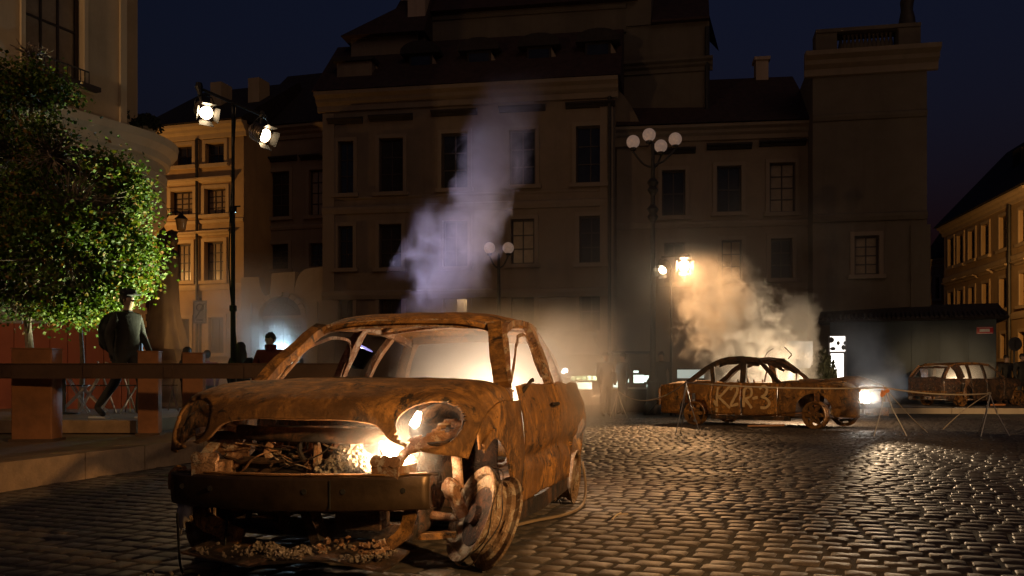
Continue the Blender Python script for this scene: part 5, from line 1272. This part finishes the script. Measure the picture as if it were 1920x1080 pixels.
for px, nm in ((1300,'x'),):
    a, b_ = at(1270,706,27.5), at(1320,690,27.5)
    ws = empty('lit_board', ((a.x+b_.x)/2,27.5,0), 0, 'pale lit board half hidden behind the trunk of the saloon', 'board')
    MB().box((a+b_)/2+Vector((0,0,-.05)), (b_.x-a.x,.05,b_.z-a.z)).build('panel', mat_emit('dim_board', (.85,1.0,.88), .5), ws, world=True)
    for x in (a.x+.05, b_.x-.05): MB().bar((x,27.56,0), (x,27.56,b_.z), .05, .05, up=(0,1,0)).build('post', BLACK, ws, world=True)

# ------------------------------------------------------------------ terrace barrier, bollards, chairs
br = empty('barrier', (-4.9,10.5,.242), 0, 'long dark steel rail crossing the terrace in front of the bollards', 'railing')
za, zb = at(0,710,10.3).z, at(0,683,10.3).z
MB().box(((at(-160,0,10.3).x+at(640,0,10.3).x)/2,10.28,(za+zb)/2), (at(640,0,10.3).x-at(-160,0,10.3).x,.10,zb-za)).build('rail', CORTEND, br, world=True, dent=.002)
MB().box(((at(-160,0,10.3).x+at(640,0,10.3).x)/2,10.29,zb+.004), (at(640,0,10.3).x-at(-160,0,10.3).x,.15,.012)).build('rail_cap', CORTEND, br, world=True)
for px in (20, 170, 320, 470): x = at(px,0,10.3).x; MB().box((x,10.222,(za+zb)/2), (.10,.012,zb-za-.03)).build('joint_plate', CORTEND, br, world=True)
for px in (-140, 628):
    x = at(px,0,10.3).x; MB().box((x,10.38,(za+.0)/2+.1), (.09,.09,za+.05)).build('post', CORTEND, br, world=True)
def bollard(px, Y, w, top_py, label):
    b_ = at(px, 0, Y); zt = at(px, top_py, Y).z; z0 = .242 if Y < 12.3 else .42
    rt = empty('steel_bollard', (b_.x, Y, z0), R(8), label, 'bollard', 'weathered steel bollards on the terrace')
    h = zt-z0
    m = MB(); m.box((0,0,h/2), (w,w*.8,h)); o = m.build('shaft', CORTEN, rt)
    md = o.modifiers.new('edge', 'BEVEL'); md.width = .012; md.segments = 2
    m = MB(); m.box((0,0,h+.006), (w+.012,w*.8+.012,.012)); m.build('cap', CORTEN, rt)
    m = MB(); m.box((0,0,.015), (w+.05,w*.8+.05,.03)); m.build('foot_plate', CORTEND, rt)
    return rt
bollard(70, 10.75, .45, 655, 'widest weathered steel bollard at the left end of the rail')
bollard(281, 11.9, .26, 660, 'middle slim weathered steel bollard behind the rail near the walker')
bollard(364, 11.9, .26, 663, 'slim weathered steel bollard closest to the lamp tower')
def folding_chair(x, y, z, rz, label):
    rt = empty('folding_chair', (x,y,z), rz, label, 'chair', 'folding chairs on the terrace')
    for s in (-.2, .2):
        MB().bar((-.22,s,.0), (.20,s,.45), .02, .025).build('leg', STEELW, rt); MB().bar((.22,s+.025,.0), (-.22,s+.025,.86), .02, .025).build('leg', STEELW, rt)
    for i in range(5): MB().box((-.16+.09*i,0,.46), (.07,.40,.018)).build('seat_slat', CORTEND, rt)
    for i in range(2): MB().box((-.185-.02*i,.01,.70+.1*i), (.018,.44,.06)).build('back_slat', CORTEND, rt)
    return rt
for i, (px, Y, rz) in enumerate(((138,15.0,20),(175,15.6,200),(222,15.0,75),(262,15.5,-60),(305,16.2,130))):
    p = at(px, 0, Y)
    folding_chair(p.x, Y, .42, R(rz), ('first', 'second', 'third', 'fourth', 'fifth')[i]+' folding chair from the left below the rail on the terrace')
tp = at(120,0,14.6)
tb = empty('bistro_table', (tp.x,14.6,.42), 0, 'small round bistro table near the widest bollard', 'table')
MB().lathe([(.02,.70),(.33,.70),(.34,.715),(.33,.73),(.02,.73)], 24).build('top', CORTEND, tb); MB().tube([(0,0,.02),(0,0,.71)], .03, 8).build('stem', BLACK, tb); MB().lathe([(.02,0),(.24,0),(.22,.02),(.04,.04)], 20).build('foot', BLACK, tb)
# red hoarding behind the terrace
x0, x1 = at(-40,0,17.9).x, at(262,0,17.9).x
hd = empty('hoarding', ((x0+x1)/2,17.9,0), 0, 'low red board fence behind the tree and terrace', 'fence')
n = 9
for i in range(n):
    a = x0+(x1-x0)*i/n; MB().box((a+(x1-x0)/n/2, 17.9, 1.1), ((x1-x0)/n-.012,.03,2.0)).build('panel', REDW, hd, world=True)
for i in range(n+1): MB().bar((x0+(x1-x0)*i/n,17.96,0), (x0+(x1-x0)*i/n,17.96,2.05), .06, .06, up=(0,1,0)).build('post', CORTEND, hd, world=True)

# ------------------------------------------------------------------ rope line
tops = {}
def stanchion(nm, x, y, label, h=.95, z=0.0, splay=.26):
    rt = empty('rope_stand', (x,y,z), 0, label, 'stand', 'thin tripod stands holding the rope')
    for a in (100, 215, 335):
        MB().tube([(0,0,h-.02), (splay*.35*math.cos(R(a)), splay*.35*math.sin(R(a)), h*.55), (splay*math.cos(R(a)), splay*math.sin(R(a)), .01)], .010, 6).build('leg', STEELW, rt)
    MB().ball((0,0,h), .025, 8, 6).build('knot', ROPE, rt, smooth=True)
    tops[nm] = Vector((x,y,z+h))
p = at(1286,815,16.2); stanchion('a', p.x, 16.2, 'thin tripod rope stand by the trunk of the saloon', .93)
p = at(1158,0,23.5); stanchion('b', p.x, 23.5, 'farthest thin rope stand, left of the saloon near the lit stall', .72)
p = at(1660,0,15.6); stanchion('c', p.x, 15.6, 'thin tripod rope stand right in front of the saloon headlamp', .84, splay=.34)
p = at(1856,0,15.6); stanchion('d', p.x, 15.6, 'rightmost thin rope stand below the burnt hatchback', .74, splay=.30)
def rope(a, b_, sag, label, r_=.013):
    a, b_ = Vector(a), Vector(b_); mid = empty('rope', (a+b_)/2, 0, label, 'rope', 'rope spans around the wrecks')
    MB().tube([a.lerp(b_, t)+Vector((0,0,-4*sag*t*(1-t))) for t in [i/24 for i in range(25)]], r_, 6).build('cord', ROPE, mid, world=True, smooth=True)
rope(tops['b'], tops['a'], .30, 'sagging rope span left of the saloon')
rope(tops['a'], tops['c'], .05, 'taut rope span crossing in front of the saloon')
rope(tops['c'], tops['d'], .06, 'rope span between the saloon nose and the rightmost stand')
rope(tops['d'], at(1768,805,15.5)-Vector((0,0,.0)), -.05, 'loose rope tail hanging from the rightmost stand', .008)
rope(tops['c'], Vector((tops['c'].x+1.1,16.4,.02)), .04, 'slack rope tail hanging right of the saloon headlamp', .006)
bdl = empty('orange_tape_bundle', tops['c']-Vector((.03,.02,.10)), 0, 'crumpled orange tape bundle tied to the stand at the headlamp', 'tape')
m = MB(); m.ball((-.02,0,0), .05, 10, 8, (.9,.6,1.2), .5, 6); m.ball((.05,.0,.04), .035, 10, 8, (1.3,.6,.7), .5, 6); m.build('tape', mat_plain('orange_tape', (0.75,0.25,0.06), .5), bdl, dent=.02, dfreq=20)
# cable on the setts beside the near car
cbk = empty('ground_cable', (.35,6.2,0), 0, 'thin pale cable lying on the setts by the rear wheel of the nearest wreck', 'cable')
m = MB(); m.tube(crom([at(955,985,5.75).xy.to_3d()+Vector((0,0,.02)), at(1000,982,6.0).xy.to_3d()+Vector((0,0,.02)), at(1060,968,6.3).xy.to_3d()+Vector((0,0,.02)), at(1092,950,6.8).xy.to_3d()+Vector((0,0,.02)), at(1098,900,7.2).xy.to_3d()+Vector((0,0,.12)), at(1092,870,7.3).xy.to_3d()+Vector((0,0,.30))], 30), .011, 6); m.build('cord', mat_plain('dusty_cable', (0.22,0.15,0.09), .7), cbk, world=True, smooth=True)
cbl = empty('wire_hoop', mw(.50,-.62,0), 0, 'thin dark wire hoop standing on the setts below the left end of the bumper', 'wire')
a = mw(.52,-.62,.02); m = MB(); m.tube(crom([a+Vector((-.02,0,.28)), a+Vector((0,0,0)), a+Vector((.08,-.05,-.01)), a+Vector((.2,-.03,.0)), a+Vector((.22,.03,.26))], 16), .006, 5); m.build('wire', BLACK, cbl, world=True)
stk = empty('twig', at(1155,970,6.3).xy.to_3d(), 0, 'short pale twig lying on the setts right of the nearest wreck', 'twig')
m = MB(); a = at(1155,970,6.25).xy.to_3d()+Vector((0,0,.018)); m.tube([a+Vector((-.045,-.16,0)), a+Vector((0,0,.004)), a+Vector((.05,.14,0))], .006, 5); m.tube([a+Vector((.02,.05,.003)), a+Vector((.09,.06,.005))], .004, 5); m.build('stick', mat_plain('dry_wood', (0.5,0.38,0.26), .8), stk, world=True)

# ------------------------------------------------------------------ tree
BARK = mat_plain('bark', (0.16,0.12,0.09), .9, 0, .4, 12, .4)
def mat_leaf():
    m, nt, b = mat_new('lime_leaf'); oi = nd(nt, 'ShaderNodeNewGeometry')
    c = ramp(nt, oi.outputs['Random Per Island'], [(0, (0.028,0.055,0.007)), (.55, (0.065,0.115,0.012)), (.82, (0.115,0.14,0.016)), (.93, (0.14,0.075,0.015)), (1, (0.16,0.06,0.012))])
    nt.links.new(c, b.inputs['Base Color']); b.inputs['Roughness'].default_value = .62; b.inputs['Specular IOR Level'].default_value = .25
    t = nd(nt, 'ShaderNodeBsdfTranslucent'); nt.links.new(mixc(nt, 1.0, c, (1.0,1.0,.5), 'MULTIPLY'), t.inputs[0])
    mx = nd(nt, 'ShaderNodeMixShader'); mx.inputs[0].default_value = .30
    out = nt.nodes['Material Output']; nt.links.new(b.outputs[0], mx.inputs[1]); nt.links.new(t.outputs[0], mx.inputs[2]); nt.links.new(mx.outputs[0], out.inputs[0])
    return m
LEAF = mat_leaf()
def tree(nm, base, h0, blobs, nleaf, label, seed, r0=.075, twigs=150):
    rg = random.Random(seed); rt = empty(nm, base, 0, label, 'tree')
    B = Vector(base); topz = max(b_[2]+b_[3]*.6 for b_ in blobs)
    trunk = crom([(0,0,0),(.03,.02,h0*.5),(0,0,h0),(.08,.05,h0+1.2),(.0,.1,topz-B.z)], 16)
    MB().tube(trunk, [r0*(1-.9*i/15)+.008 for i in range(16)], 9).build('trunk', BARK, rt, smooth=True, dent=.008)
    lm = MB(); ends = []
    for (x, y, z, r_, w) in blobs:
        c = Vector((x,y,z))-B; s0 = min(max(c.z-r_*.9, h0*.85), topz-B.z-.5); k = min(range(16), key=lambda i: abs(trunk[i].z-s0))
        a = trunk[k]; lm.tube(crom([a, a.lerp(c,.5)+Vector((0,0,-.1)), c], 8), [.035-.004*i for i in range(8)], 6)
        for _ in range(int(twigs*w/10)):
            v = Vector((rg.gauss(0,1),rg.gauss(0,1),rg.gauss(0,1))).normalized()*r_*rg.uniform(.6,1.08); v.z *= .85
            e = c+v; lm.tube([c+v*.1, c+v*.55+Vector((rg.uniform(-.1,.1),rg.uniform(-.1,.1),rg.uniform(-.05,.1))), e], [.012,.008,.003], 4, cap=False); ends.append((e, r_))
    lm.build('limbs', BARK, rt)
    V = []; F = []; tot = sum(b_[4] for b_ in blobs)
    def leaf(p, s):
        u = Vector((rg.gauss(0,1),rg.gauss(0,1),rg.gauss(0,.6)-.35)).normalized(); w_ = u.cross(Vector((rg.gauss(0,1),rg.gauss(0,1),rg.gauss(0,1)))).normalized(); n_ = u.cross(w_)
        o = len(V); 
        for a, b_, c in ((0,0,0),(.45,.42,.08),(1,.0,-.05),(.45,-.42,.08)): V.append(tuple(p+u*a*s+w_*b_*s+n_*c*s))
        F.append((o,o+1,o+2)); F.append((o,o+2,o+3))
    for (x, y, z, r_, w) in blobs:
        c = Vector((x,y,z))-B; nc = int(nleaf*w/tot/26)
        for _ in range(nc):           # leaf sprays spread through the lobe, denser towards its shell
            v = Vector((rg.gauss(0,1),rg.gauss(0,1),rg.gauss(0,1))).normalized()*r_*(.35+.70*rg.random()**.55); v.z *= .88
            if noise.noise((c+v)*1.7+Vector((seed,0,0))) < .08: continue
            p = c+v; sp = rg.uniform(.08,.20)
            for _ in range(26): leaf(p+Vector((rg.gauss(0,sp),rg.gauss(0,sp),rg.gauss(0,sp*.75))), rg.uniform(.042,.078))
    me = bpy.data.meshes.new('crown'); me.from_pydata(V, [], F); me.materials.append(LEAF); me.update()
    o = bpy.data.objects.new('crown', me); col.objects.link(o); o.parent = rt
    return rt
TY = 13.6
T = lambda px, py, r_, w, dy=0: (*at(px, py, TY+dy), .90*r_/FPX*TY, w)
bs = [T(60,105,45,3),T(20,180,80,7),T(80,195,60,6),T(30,290,120,13,.4),T(100,295,85,10,-.3),T(160,330,55,6),T(40,400,150,18,.3),T(140,400,120,16,-.5),T(205,390,70,8),T(215,345,50,4),T(30,490,130,18),T(130,485,120,18,-.6),T(215,480,85,10,-.2),T(258,488,40,3),T(60,560,60,7,-.3),T(150,560,50,5),T(-80,450,170,16),T(-60,300,130,10),T(185,530,60,7,-.2)]
b0 = at(52,0,TY)
tree('leafy_tree', (b0.x,TY,.42), 1.6, bs, 150000, 'leafy green tree lit from below at the left edge, in front of the corner house', 4)
b1 = at(151,0,16.6); TY = 16.6
bs = [T(150,560,60,6),T(120,530,60,6),T(185,540,55,6),T(150,500,60,6)]
tree('young_tree', (b1.x,16.6,.42), 1.7, bs, 5000, 'thin trunked young tree behind the terrace, largely hidden by the leafy tree', 9, .045, 40)
# ------------------------------------------------------------------ people
def person(loc, rz, h, label, coat, trousers, pose='stand', hair=(0.02,0.014,0.01), skin_c=(0.35,0.22,0.15), pack=None, arms=None, longhair=False, collar=False, hands=False):
    rt = empty('person', loc, rz, label, 'person'); k = h/1.75
    bm = bmesh.new(); lay = bm.verts.layers.skin.verify()
    def V_(p, r_, root=False):
        v = bm.verts.new(Vector(p)*k); rr_ = r_ if isinstance(r_, tuple) else (r_, r_)
        v[lay].radius = (rr_[0]*k, rr_[1]*k); v[lay].use_root = root; return v
    E = bm.edges.new
    pel = V_((0,0,.95), (.13,.15), True); sp = V_((.01,0,1.14), (.125,.15)); ch = V_((.0,0,1.33), (.13,.18)); nk = V_((-.0,0,1.475), (.07,.09)); n2 = V_((.015,0,1.535), .055)
    jw = V_((.03,0,1.585), (.075,.065)); hd_ = V_((.015,0,1.655), (.098,.080)); ct = V_((.0,0,1.725), (.065,.058))
    for a, b_ in ((pel,sp),(sp,ch),(ch,nk),(nk,n2),(n2,jw),(jw,hd_),(hd_,ct)): E((a,b_))
    st = {'stand': ((.0,.0),(.0,.0)), 'walk': ((.26,.12),(-.22,-.42))}[pose]
    for s, (kn, an) in zip((1,-1), st):
        hp = V_((0,.095*s,.90), .105); kk = V_((kn*.6+.02,.10*s,.50), .070); aa = V_((an*1.0-.02,.10*s,.10+ (.05 if an < -.2 else 0)), .048); tt = V_((an+.13,.11*s,.035), .040)
        E((pel,hp)); E((hp,kk)); E((kk,aa)); E((aa,tt))
    arms = arms or (((.02,.27,1.15),(.08,.25,.92)), ((.02,-.27,1.15),(.08,-.25,.92)))
    for s, (el, wr) in zip((1,-1), arms):
        sh = V_((-.0,.195*s,1.42), .075); ee = V_(el, .055); ww = V_(wr, .040); E((ch,sh)); E((sh,ee)); E((ee,ww))
        d_ = (Vector(wr)-Vector(el)).normalized(); pm_ = Vector(wr)+d_*.07; pv_ = V_(pm_, (.038,.022)); E((ww,pv_))
        if hands:
            sd = d_.cross(Vector((0,0,1))).normalized()
            for q in range(4):
                a1 = V_(pm_+d_*.045+sd*(-.03+.02*q), .011); a2 = V_(pm_+d_*(.08+.006*(1.5-abs(1.5-q)))+sd*(-.032+.021*q)+Vector((0,0,-.015)), .009); E((pv_,a1)); E((a1,a2))
            a1 = V_(pm_+sd*.045+d_*.01, .011); a2 = V_(pm_+sd*.06+d_*.045, .009); E((pv_,a1)); E((a1,a2))
    me = bpy.data.meshes.new('body'); bm.to_mesh(me); bm.free()
    m, nt, b = mat_new('clothes'); sep = nd(nt, 'ShaderNodeSeparateXYZ'); nt.links.new(objco(nt), sep.inputs[0])
    z = sep.outputs[2]; g1 = math_n(nt, 'GREATER_THAN', z, .90*k); g2 = math_n(nt, 'GREATER_THAN', z, 1.50*k); g3 = math_n(nt, 'LESS_THAN', z, .075*k)
    c = mixc(nt, g1, trousers, coat); c = mixc(nt, g2, c, skin_c); c = mixc(nt, g3, c, (0.03,0.028,0.025)); nt.links.new(c, b.inputs['Base Color']); b.inputs['Roughness'].default_value = .85
    bump(nt, b, tex_noise(nt, objco(nt), 9, 5, .6), .4, .03)
    me.materials.append(m); o = bpy.data.objects.new('body', me); col.objects.link(o); o.parent = rt
    md = o.modifiers.new('skin', 'SKIN'); md.use_smooth_shade = True; md2 = o.modifiers.new('sub', 'SUBSURF'); md2.levels = 2; md2.render_levels = 2
    HM = mat_plain('hair', hair, .6, 0, .3, 30)
    mb = MB(); mb.ball((-.012*k,0,1.672*k), .105*k, 14, 10, (1.0,.86,.98), .18, 7)
    if longhair: mb.ball((-.05*k,0,1.52*k), .13*k, 12, 9, (.7,1.05,1.5), .10, 5)
    g = mb.build('hair', HM, rt, smooth=True)
    mb = MB(); mb.ball((.108*k,0,1.63*k), .016*k, 6, 5, (1,.7,1.3)); mb.ball((.02*k,.082*k,1.63*k), .02*k, 6, 5, (.7,.35,1.3)); mb.ball((.02*k,-.082*k,1.63*k), .02*k, 6, 5, (.7,.35,1.3))
    mb.build('face_details', mat_plain('skin', skin_c, .6), rt, smooth=True)
    if collar: MB().lathe([(.085*k,1.46*k),(.10*k,1.50*k),(.095*k,1.56*k),(.08*k,1.56*k)], 14, Matrix.Translation((-.01*k,0,0))).build('collar', mat_plain('collar_cloth', tuple(q*.9 for q in coat), .9), rt, smooth=True)
    if pack:
        mb = MB(); mb.ball((-.26*k,0,1.20*k), .23*k, 14, 10, (.72,.85,1.25), .06, 4); mb.ball((-.36*k,0,1.08*k), .13*k, 12, 8, (.6,1,1), .05, 4); mb.build('backpack', mat_plain('pack_cloth', pack, .8), rt, smooth=True)
    return rt
p = at(238,0,12.9)
w = person((p.x,12.9,.42), R(-20), 1.80, 'dark clothed person with backpack striding past the tree behind the rail', (0.010,0.009,0.009), (0.010,0.010,0.012), 'walk', pack=(0.008,0.008,0.009), hands=True,
       arms=(((.02,.28,1.15),(.16,.25,.95)), ((-.08,-.27,1.15),(-.02,-.26,.90))))
mb = MB(); mb.ball((.02,0,1.80), .125, 14, 8, (1.0,.9,.55)); mb.box((.13,0,1.765), (.12,.16,.015)); mb.build('cap', mat_plain('cap_cloth', (0.03,0.028,0.03), .8), w, smooth=True)
mb = MB()
for x, y in ((.27,.11),(-.36,-.11)): mb.box((x-.04,y,.012+(0 if x > 0 else .0)), (.30,.10,.024))
mb.build('shoe_soles', WHITEP, w)
p = at(507,0,15.2); person((p.x,15.2,0), R(-95), 1.76, 'person in a dark red hooded jacket standing right of the lamp tower', (0.12,0.012,0.010), (0.02,0.02,0.025), collar=True)
p = at(452,0,15.8); person((p.x,15.8,0), R(80), 1.62, 'long haired person in black standing against the lamp tower', (0.015,0.014,0.016), (0.02,0.02,0.025), longhair=True)
p = at(352,0,20.0); person((p.x,20.0,0), R(60), 1.70, 'distant hooded person behind the slim bollard in the mist', (0.04,0.045,0.055), (0.02,0.02,0.025), longhair=True)
p = at(388,0,21.0); person((p.x,21.0,0), R(120), 1.66, 'distant person in pale pink top left of the lamp tower', (0.35,0.12,0.13), (0.05,0.05,0.06))
p = at(1135,0,24.0); person((p.x,24.0,0), R(-60), 1.72, 'shadowy person standing in the glow between parked car and stall', (0.05,0.035,0.03), (0.03,0.025,0.025))
p = at(1168,0,25.5); person((p.x,25.5,0), R(-150), 1.74, 'shadowy person standing in front of the lit stall', (0.05,0.035,0.03), (0.03,0.025,0.025))
p = at(1240,0,26.3); person((p.x,26.3,0), R(-100), 1.80, 'dark clothed person at the foot of the globe lamp post', (0.03,0.024,0.02), (0.03,0.025,0.025))
p = at(1543,0,23.4); sh = shrub('dark_bush', (p.x,23.4,0), .42, 900, GREENP, 'dark bushy potted shrub behind the saloon before the light box', True); sh.scale = (.85,.85,2.1)
p = at(1887,0,31.0); person((p.x,31.0,.14), R(-90), 1.70, 'dark person standing between hatchback and round sign', (0.02,0.018,0.016), (0.02,0.018,0.016))
p = at(1917,0,30.0); person((p.x,30.0,.14), R(-90), 1.72, 'dark person cut off by the right edge', (0.02,0.018,0.016), (0.02,0.018,0.016))

# ------------------------------------------------------------------ smoke
def smoke(name, label, c, half, dens, color, freq=1.0, axis=((0,0),(0,0)), rad=(.8,.8), soft=1.6, k=2.2, fade=(.15,.35), seed=0.0, warp=.5, bias=0.0, aniso=0.1, detail=5, step=1.0):
    m = bpy.data.materials.new(name); m.use_nodes = True; nt = m.node_tree; nt.nodes.clear(); L = nt.links.new
    out = nd(nt, 'ShaderNodeOutputMaterial'); pv_ = nd(nt, 'ShaderNodeVolumePrincipled'); L(pv_.outputs[0], out.inputs['Volume'])
    pv_.inputs['Color'].default_value = (*color, 1); pv_.inputs['Anisotropy'].default_value = aniso; pv_.inputs['Density Attribute'].default_value = ''
    co = objco(nt); vm = nd(nt, 'ShaderNodeVectorMath', operation='MULTIPLY'); L(co, vm.inputs[0]); vm.inputs[1].default_value = half
    va = nd(nt, 'ShaderNodeVectorMath', operation='ADD'); L(vm.outputs[0], va.inputs[0]); va.inputs[1].default_value = (seed, seed*1.7, -seed)
    wn_ = nd(nt, 'ShaderNodeTexNoise'); wn_.inputs['Scale'].default_value = freq*.7; wn_.inputs['Detail'].default_value = 1; L(va.outputs[0], wn_.inputs['Vector'])
    ws = nd(nt, 'ShaderNodeVectorMath', operation='SUBTRACT'); L(wn_.outputs['Color'], ws.inputs[0]); ws.inputs[1].default_value = (.5,.5,.5)
    wsc = nd(nt, 'ShaderNodeVectorMath', operation='SCALE'); L(ws.outputs[0], wsc.inputs[0]); wsc.inputs['Scale'].default_value = warp
    wa = nd(nt, 'ShaderNodeVectorMath', operation='ADD'); L(va.outputs[0], wa.inputs[0]); L(wsc.outputs[0], wa.inputs[1])
    fb = tex_noise(nt, wa.outputs[0], freq, detail, .58)
    sep = nd(nt, 'ShaderNodeSeparateXYZ'); L(co, sep.inputs[0]); x, y, z = sep.outputs
    t = math_n(nt, 'MULTIPLY_ADD', z, .5, .5)
    ax = math_n(nt, 'SUBTRACT', x, math_n(nt, 'MULTIPLY_ADD', t, axis[1][0]-axis[0][0], axis[0][0]))
    ay = math_n(nt, 'SUBTRACT', y, math_n(nt, 'MULTIPLY_ADD', t, axis[1][1]-axis[0][1], axis[0][1]))
    r2 = math_n(nt, 'SQRT', math_n(nt, 'ADD', math_n(nt, 'MULTIPLY', ax, ax), math_n(nt, 'MULTIPLY', ay, ay)))
    rr_ = math_n(nt, 'DIVIDE', r2, math_n(nt, 'MULTIPLY_ADD', t, rad[1]-rad[0], rad[0]))
    env = math_n(nt, 'SUBTRACT', 1.0, rr_)
    d = math_n(nt, 'ADD', math_n(nt, 'MULTIPLY', env, soft), math_n(nt, 'MULTIPLY', math_n(nt, 'SUBTRACT', fb, .5-bias), k), clamp=True)
    lo_ = nd(nt, 'ShaderNodeMapRange', interpolation_type='SMOOTHSTEP'); L(t, lo_.inputs[0]); lo_.inputs[2].default_value = max(fade[0], .001)
    hi_ = nd(nt, 'ShaderNodeMapRange', interpolation_type='SMOOTHSTEP'); L(t, hi_.inputs[0]); hi_.inputs[1].default_value = 1.0; hi_.inputs[2].default_value = 1-fade[1]
    # soft walls so that the box itself never shows
    ex = nd(nt, 'ShaderNodeMapRange', interpolation_type='SMOOTHSTEP'); L(math_n(nt, 'MAXIMUM', math_n(nt, 'ABSOLUTE', x), math_n(nt, 'ABSOLUTE', y)), ex.inputs[0]); ex.inputs[1].default_value = 1.0; ex.inputs[2].default_value = .75
    d = math_n(nt, 'MULTIPLY', math_n(nt, 'MULTIPLY', d, ex.outputs[0]), math_n(nt, 'MULTIPLY', lo_.outputs[0], hi_.outputs[0]))
    L(math_n(nt, 'MULTIPLY', d, dens), pv_.inputs['Density'])
    o = MB().box((0,0,0), (2,2,2)).build(name, m); o.location = c; o.scale = half
    m.cycles.volume_sampling = 'MULTIPLE_IMPORTANCE'; m.cycles.volume_step_rate = step
    tag(o, label, 'smoke', kind='stuff'); return o
SM = (.92,.90,.88)
# violet plume behind the near car
smoke('smoke_plume', 'tall violet lit smoke plume drifting up before the palace', (-.62,12.4,3.2), (1.6,.9,2.1), 1.5, SM, 2.2, ((-.40,0),(.48,0)), (.33,.34), 1.7, 3.2, (.12,.45), 13.3, .8, detail=8, step=.5)
smoke('smoke_puff', 'small detached violet puff left of the tall plume', (-1.22,12.4,2.9), (.7,.6,.62), 1.3, SM, 3.2, ((-.25,0),(.20,0)), (.42,.40), 1.5, 4.2, (.30,.45), 8.1, .7, bias=-.06, detail=8, step=.5)
# warm smoke pouring from the near car
smoke('cabin_smoke', 'warm glowing smoke filling and leaving the nearest wreck', (-.05,7.5,1.03), (1.25,1.75,.60), 1.9, SM, 2.2, ((-.02,-.1),(.1,.0)), (.85,.75), 1.5, 1.6, (.35,.45), 1.3, .6)
# saloon smoke
smoke('smoke_column', 'dense cream smoke billowing from the burnt saloon', (5.35,21.6,2.35), (2.0,1.0,1.85), 3.6, SM, 2.9, ((.40,0),(-.40,0)), (.66,.50), 1.6, 5.0, (.08,.50), 5.7, .8, detail=9, step=.4)
smoke('smoke_puff', 'smaller upright smoke puff right of the cream column', (7.1,22.3,1.85), (1.25,.7,1.35), 5.5, SM, 2.4, ((-.05,0),(.0,0)), (.52,.40), 2.0, 3.4, (.1,.35), 11.9, .8, detail=6)
smoke('drifting_smoke', 'thin brown smoke veil hanging in front of the side wing', (4.0,24.2,3.4), (6.2,2.6,3.4), .10, SM, .45, ((.0,0),(.05,0)), (.95,.8), 1.4, 2.2, (.15,.5), 2.9, 1.2)
smoke('mist', 'pale blue mist around the lamp tower before the portal', (-6.3,21.6,2.0), (3.2,1.8,2.1), .65, SM, .8, ((.1,0),(-.1,0)), (.9,.7), 1.4, 2.0, (.05,.5), 6.6, .8)
smoke('grey_smoke', 'blue grey smoke in front of the slate building', (12.3,31.0,1.8), (2.0,.45,1.7), .8, SM, .8, ((.35,0),(-.35,0)), (.6,.6), 1.5, 2.2, (.1,.5), 9.9, .7)
smoke('headlamp_glow_haze', 'added haze round the headlamp of the saloon, giving it a glow', (*sw(1.0,-.72,.62),), (.65,.5,.5), .9, SM, 2.2, ((0,0),(0,0)), (.8,.8), 1.5, 1.5, (.4,.4), 4.4, .5)  # haze volume added so the headlamp gets a visible glare
smoke('hatchback_smoke', 'cream glowing smoke inside the burnt hatchback', (*hw_(-1.75,0,1.1),), (1.3,.62,.38), 2.0, SM, 1.6, ((0,0),(0,0)), (1.0,1.0), 1.4, 1.4, (.3,.3), 7.7, .5)
smoke('nose_glow_haze', 'added faint haze in the open nose of the nearest wreck, for the lamp glow', (*mw(.36,.42,.62),), (.30,.30,.26), .6, SM, 4.0, ((0,0),(0,0)), (.95,.95), 1.2, .8, (.5,.5), 4.9, .3)  # small volume added only to spread a glow round the nose lamp

# ------------------------------------------------------------------ remaining lamps, most without a fixture
point('cabin_lamp_light', mw(-2.05,.30,.78), 72, (1.0,.74,.50), .12)
point('cabin_lamp_light', (.75,8.3,.85), 22, (1.0,.55,.27), .12)
point('saloon_cabin_light', sw(-1.5,.1,.62), 20, (1.0,.50,.20), .1)
point('saloon_smoke_light', (6.5,20.5,1.15), 360, (1.0,.72,.43), .12)
spot('saloon_headlamp_light', sw(1.0,-.66,.64), (4.7,8.6,.46), 1700, (1.0,.70,.41), 22, .8, .06)
point('hatchback_cabin_light', hw_(-1.8,.1,.75), 38, (1.0,.72,.42), .1)
spot('grey_smoke_light', (14.3,30.4,.5), (11.8,31.2,2.0), 90, (.75,.85,1.0), 90, .7, .1)
q = ground_lamp((-3.3,15.0,.0), (-6.6,13.3,3.3), (.9,1.0,.7), 40, 'small ground flood hidden behind the nearest wreck, lighting the tree', .8)
spot('tree_flood_light', q, (-6.7,13.4,3.3), 6000, (.95,1.0,.58), 50, .8, .08)
# unseen sodium street lighting round the square, and bare floods behind the camera
point('unseen_lamp_light', (-18.7,38.2,6.0), 750, (1.0,.50,.14), .2)
point('unseen_lamp_light', (-7.9,23.6,2.6), 60, (1.0,.45,.10), .1)
spot('unseen_lamp_light', (19.4,33.5,6.0), (24.6,47,5), 1900, (1.0,.52,.16), 100, .5, .2)
spot('unseen_lamp_light', (6.5,-2.0,4.2), (-.3,5.9,.75), 4200, (1.0,.57,.21), 25, .7, .15)  # amber flood without a fixture, added to light the near wreck
spot('unseen_lamp_light', (6.5,-2.0,4.6), (5.9,18.8,.6), 5200, (1.0,.60,.24), 17, .7, .15)  # second added flood from the same spot, for the saloon's side
spot('unseen_lamp_light', (6.5,-2.0,5.0), (14.6,29.4,.7), 15000, (1.0,.62,.28), 9, .7, .15)  # third added flood, a narrow beam to brighten the far hatchback
spot('unseen_lamp_light', (-14,6.5,7.5), (-11,20,6.5), 1300, (1.0,.60,.28), 120, .6, .2)
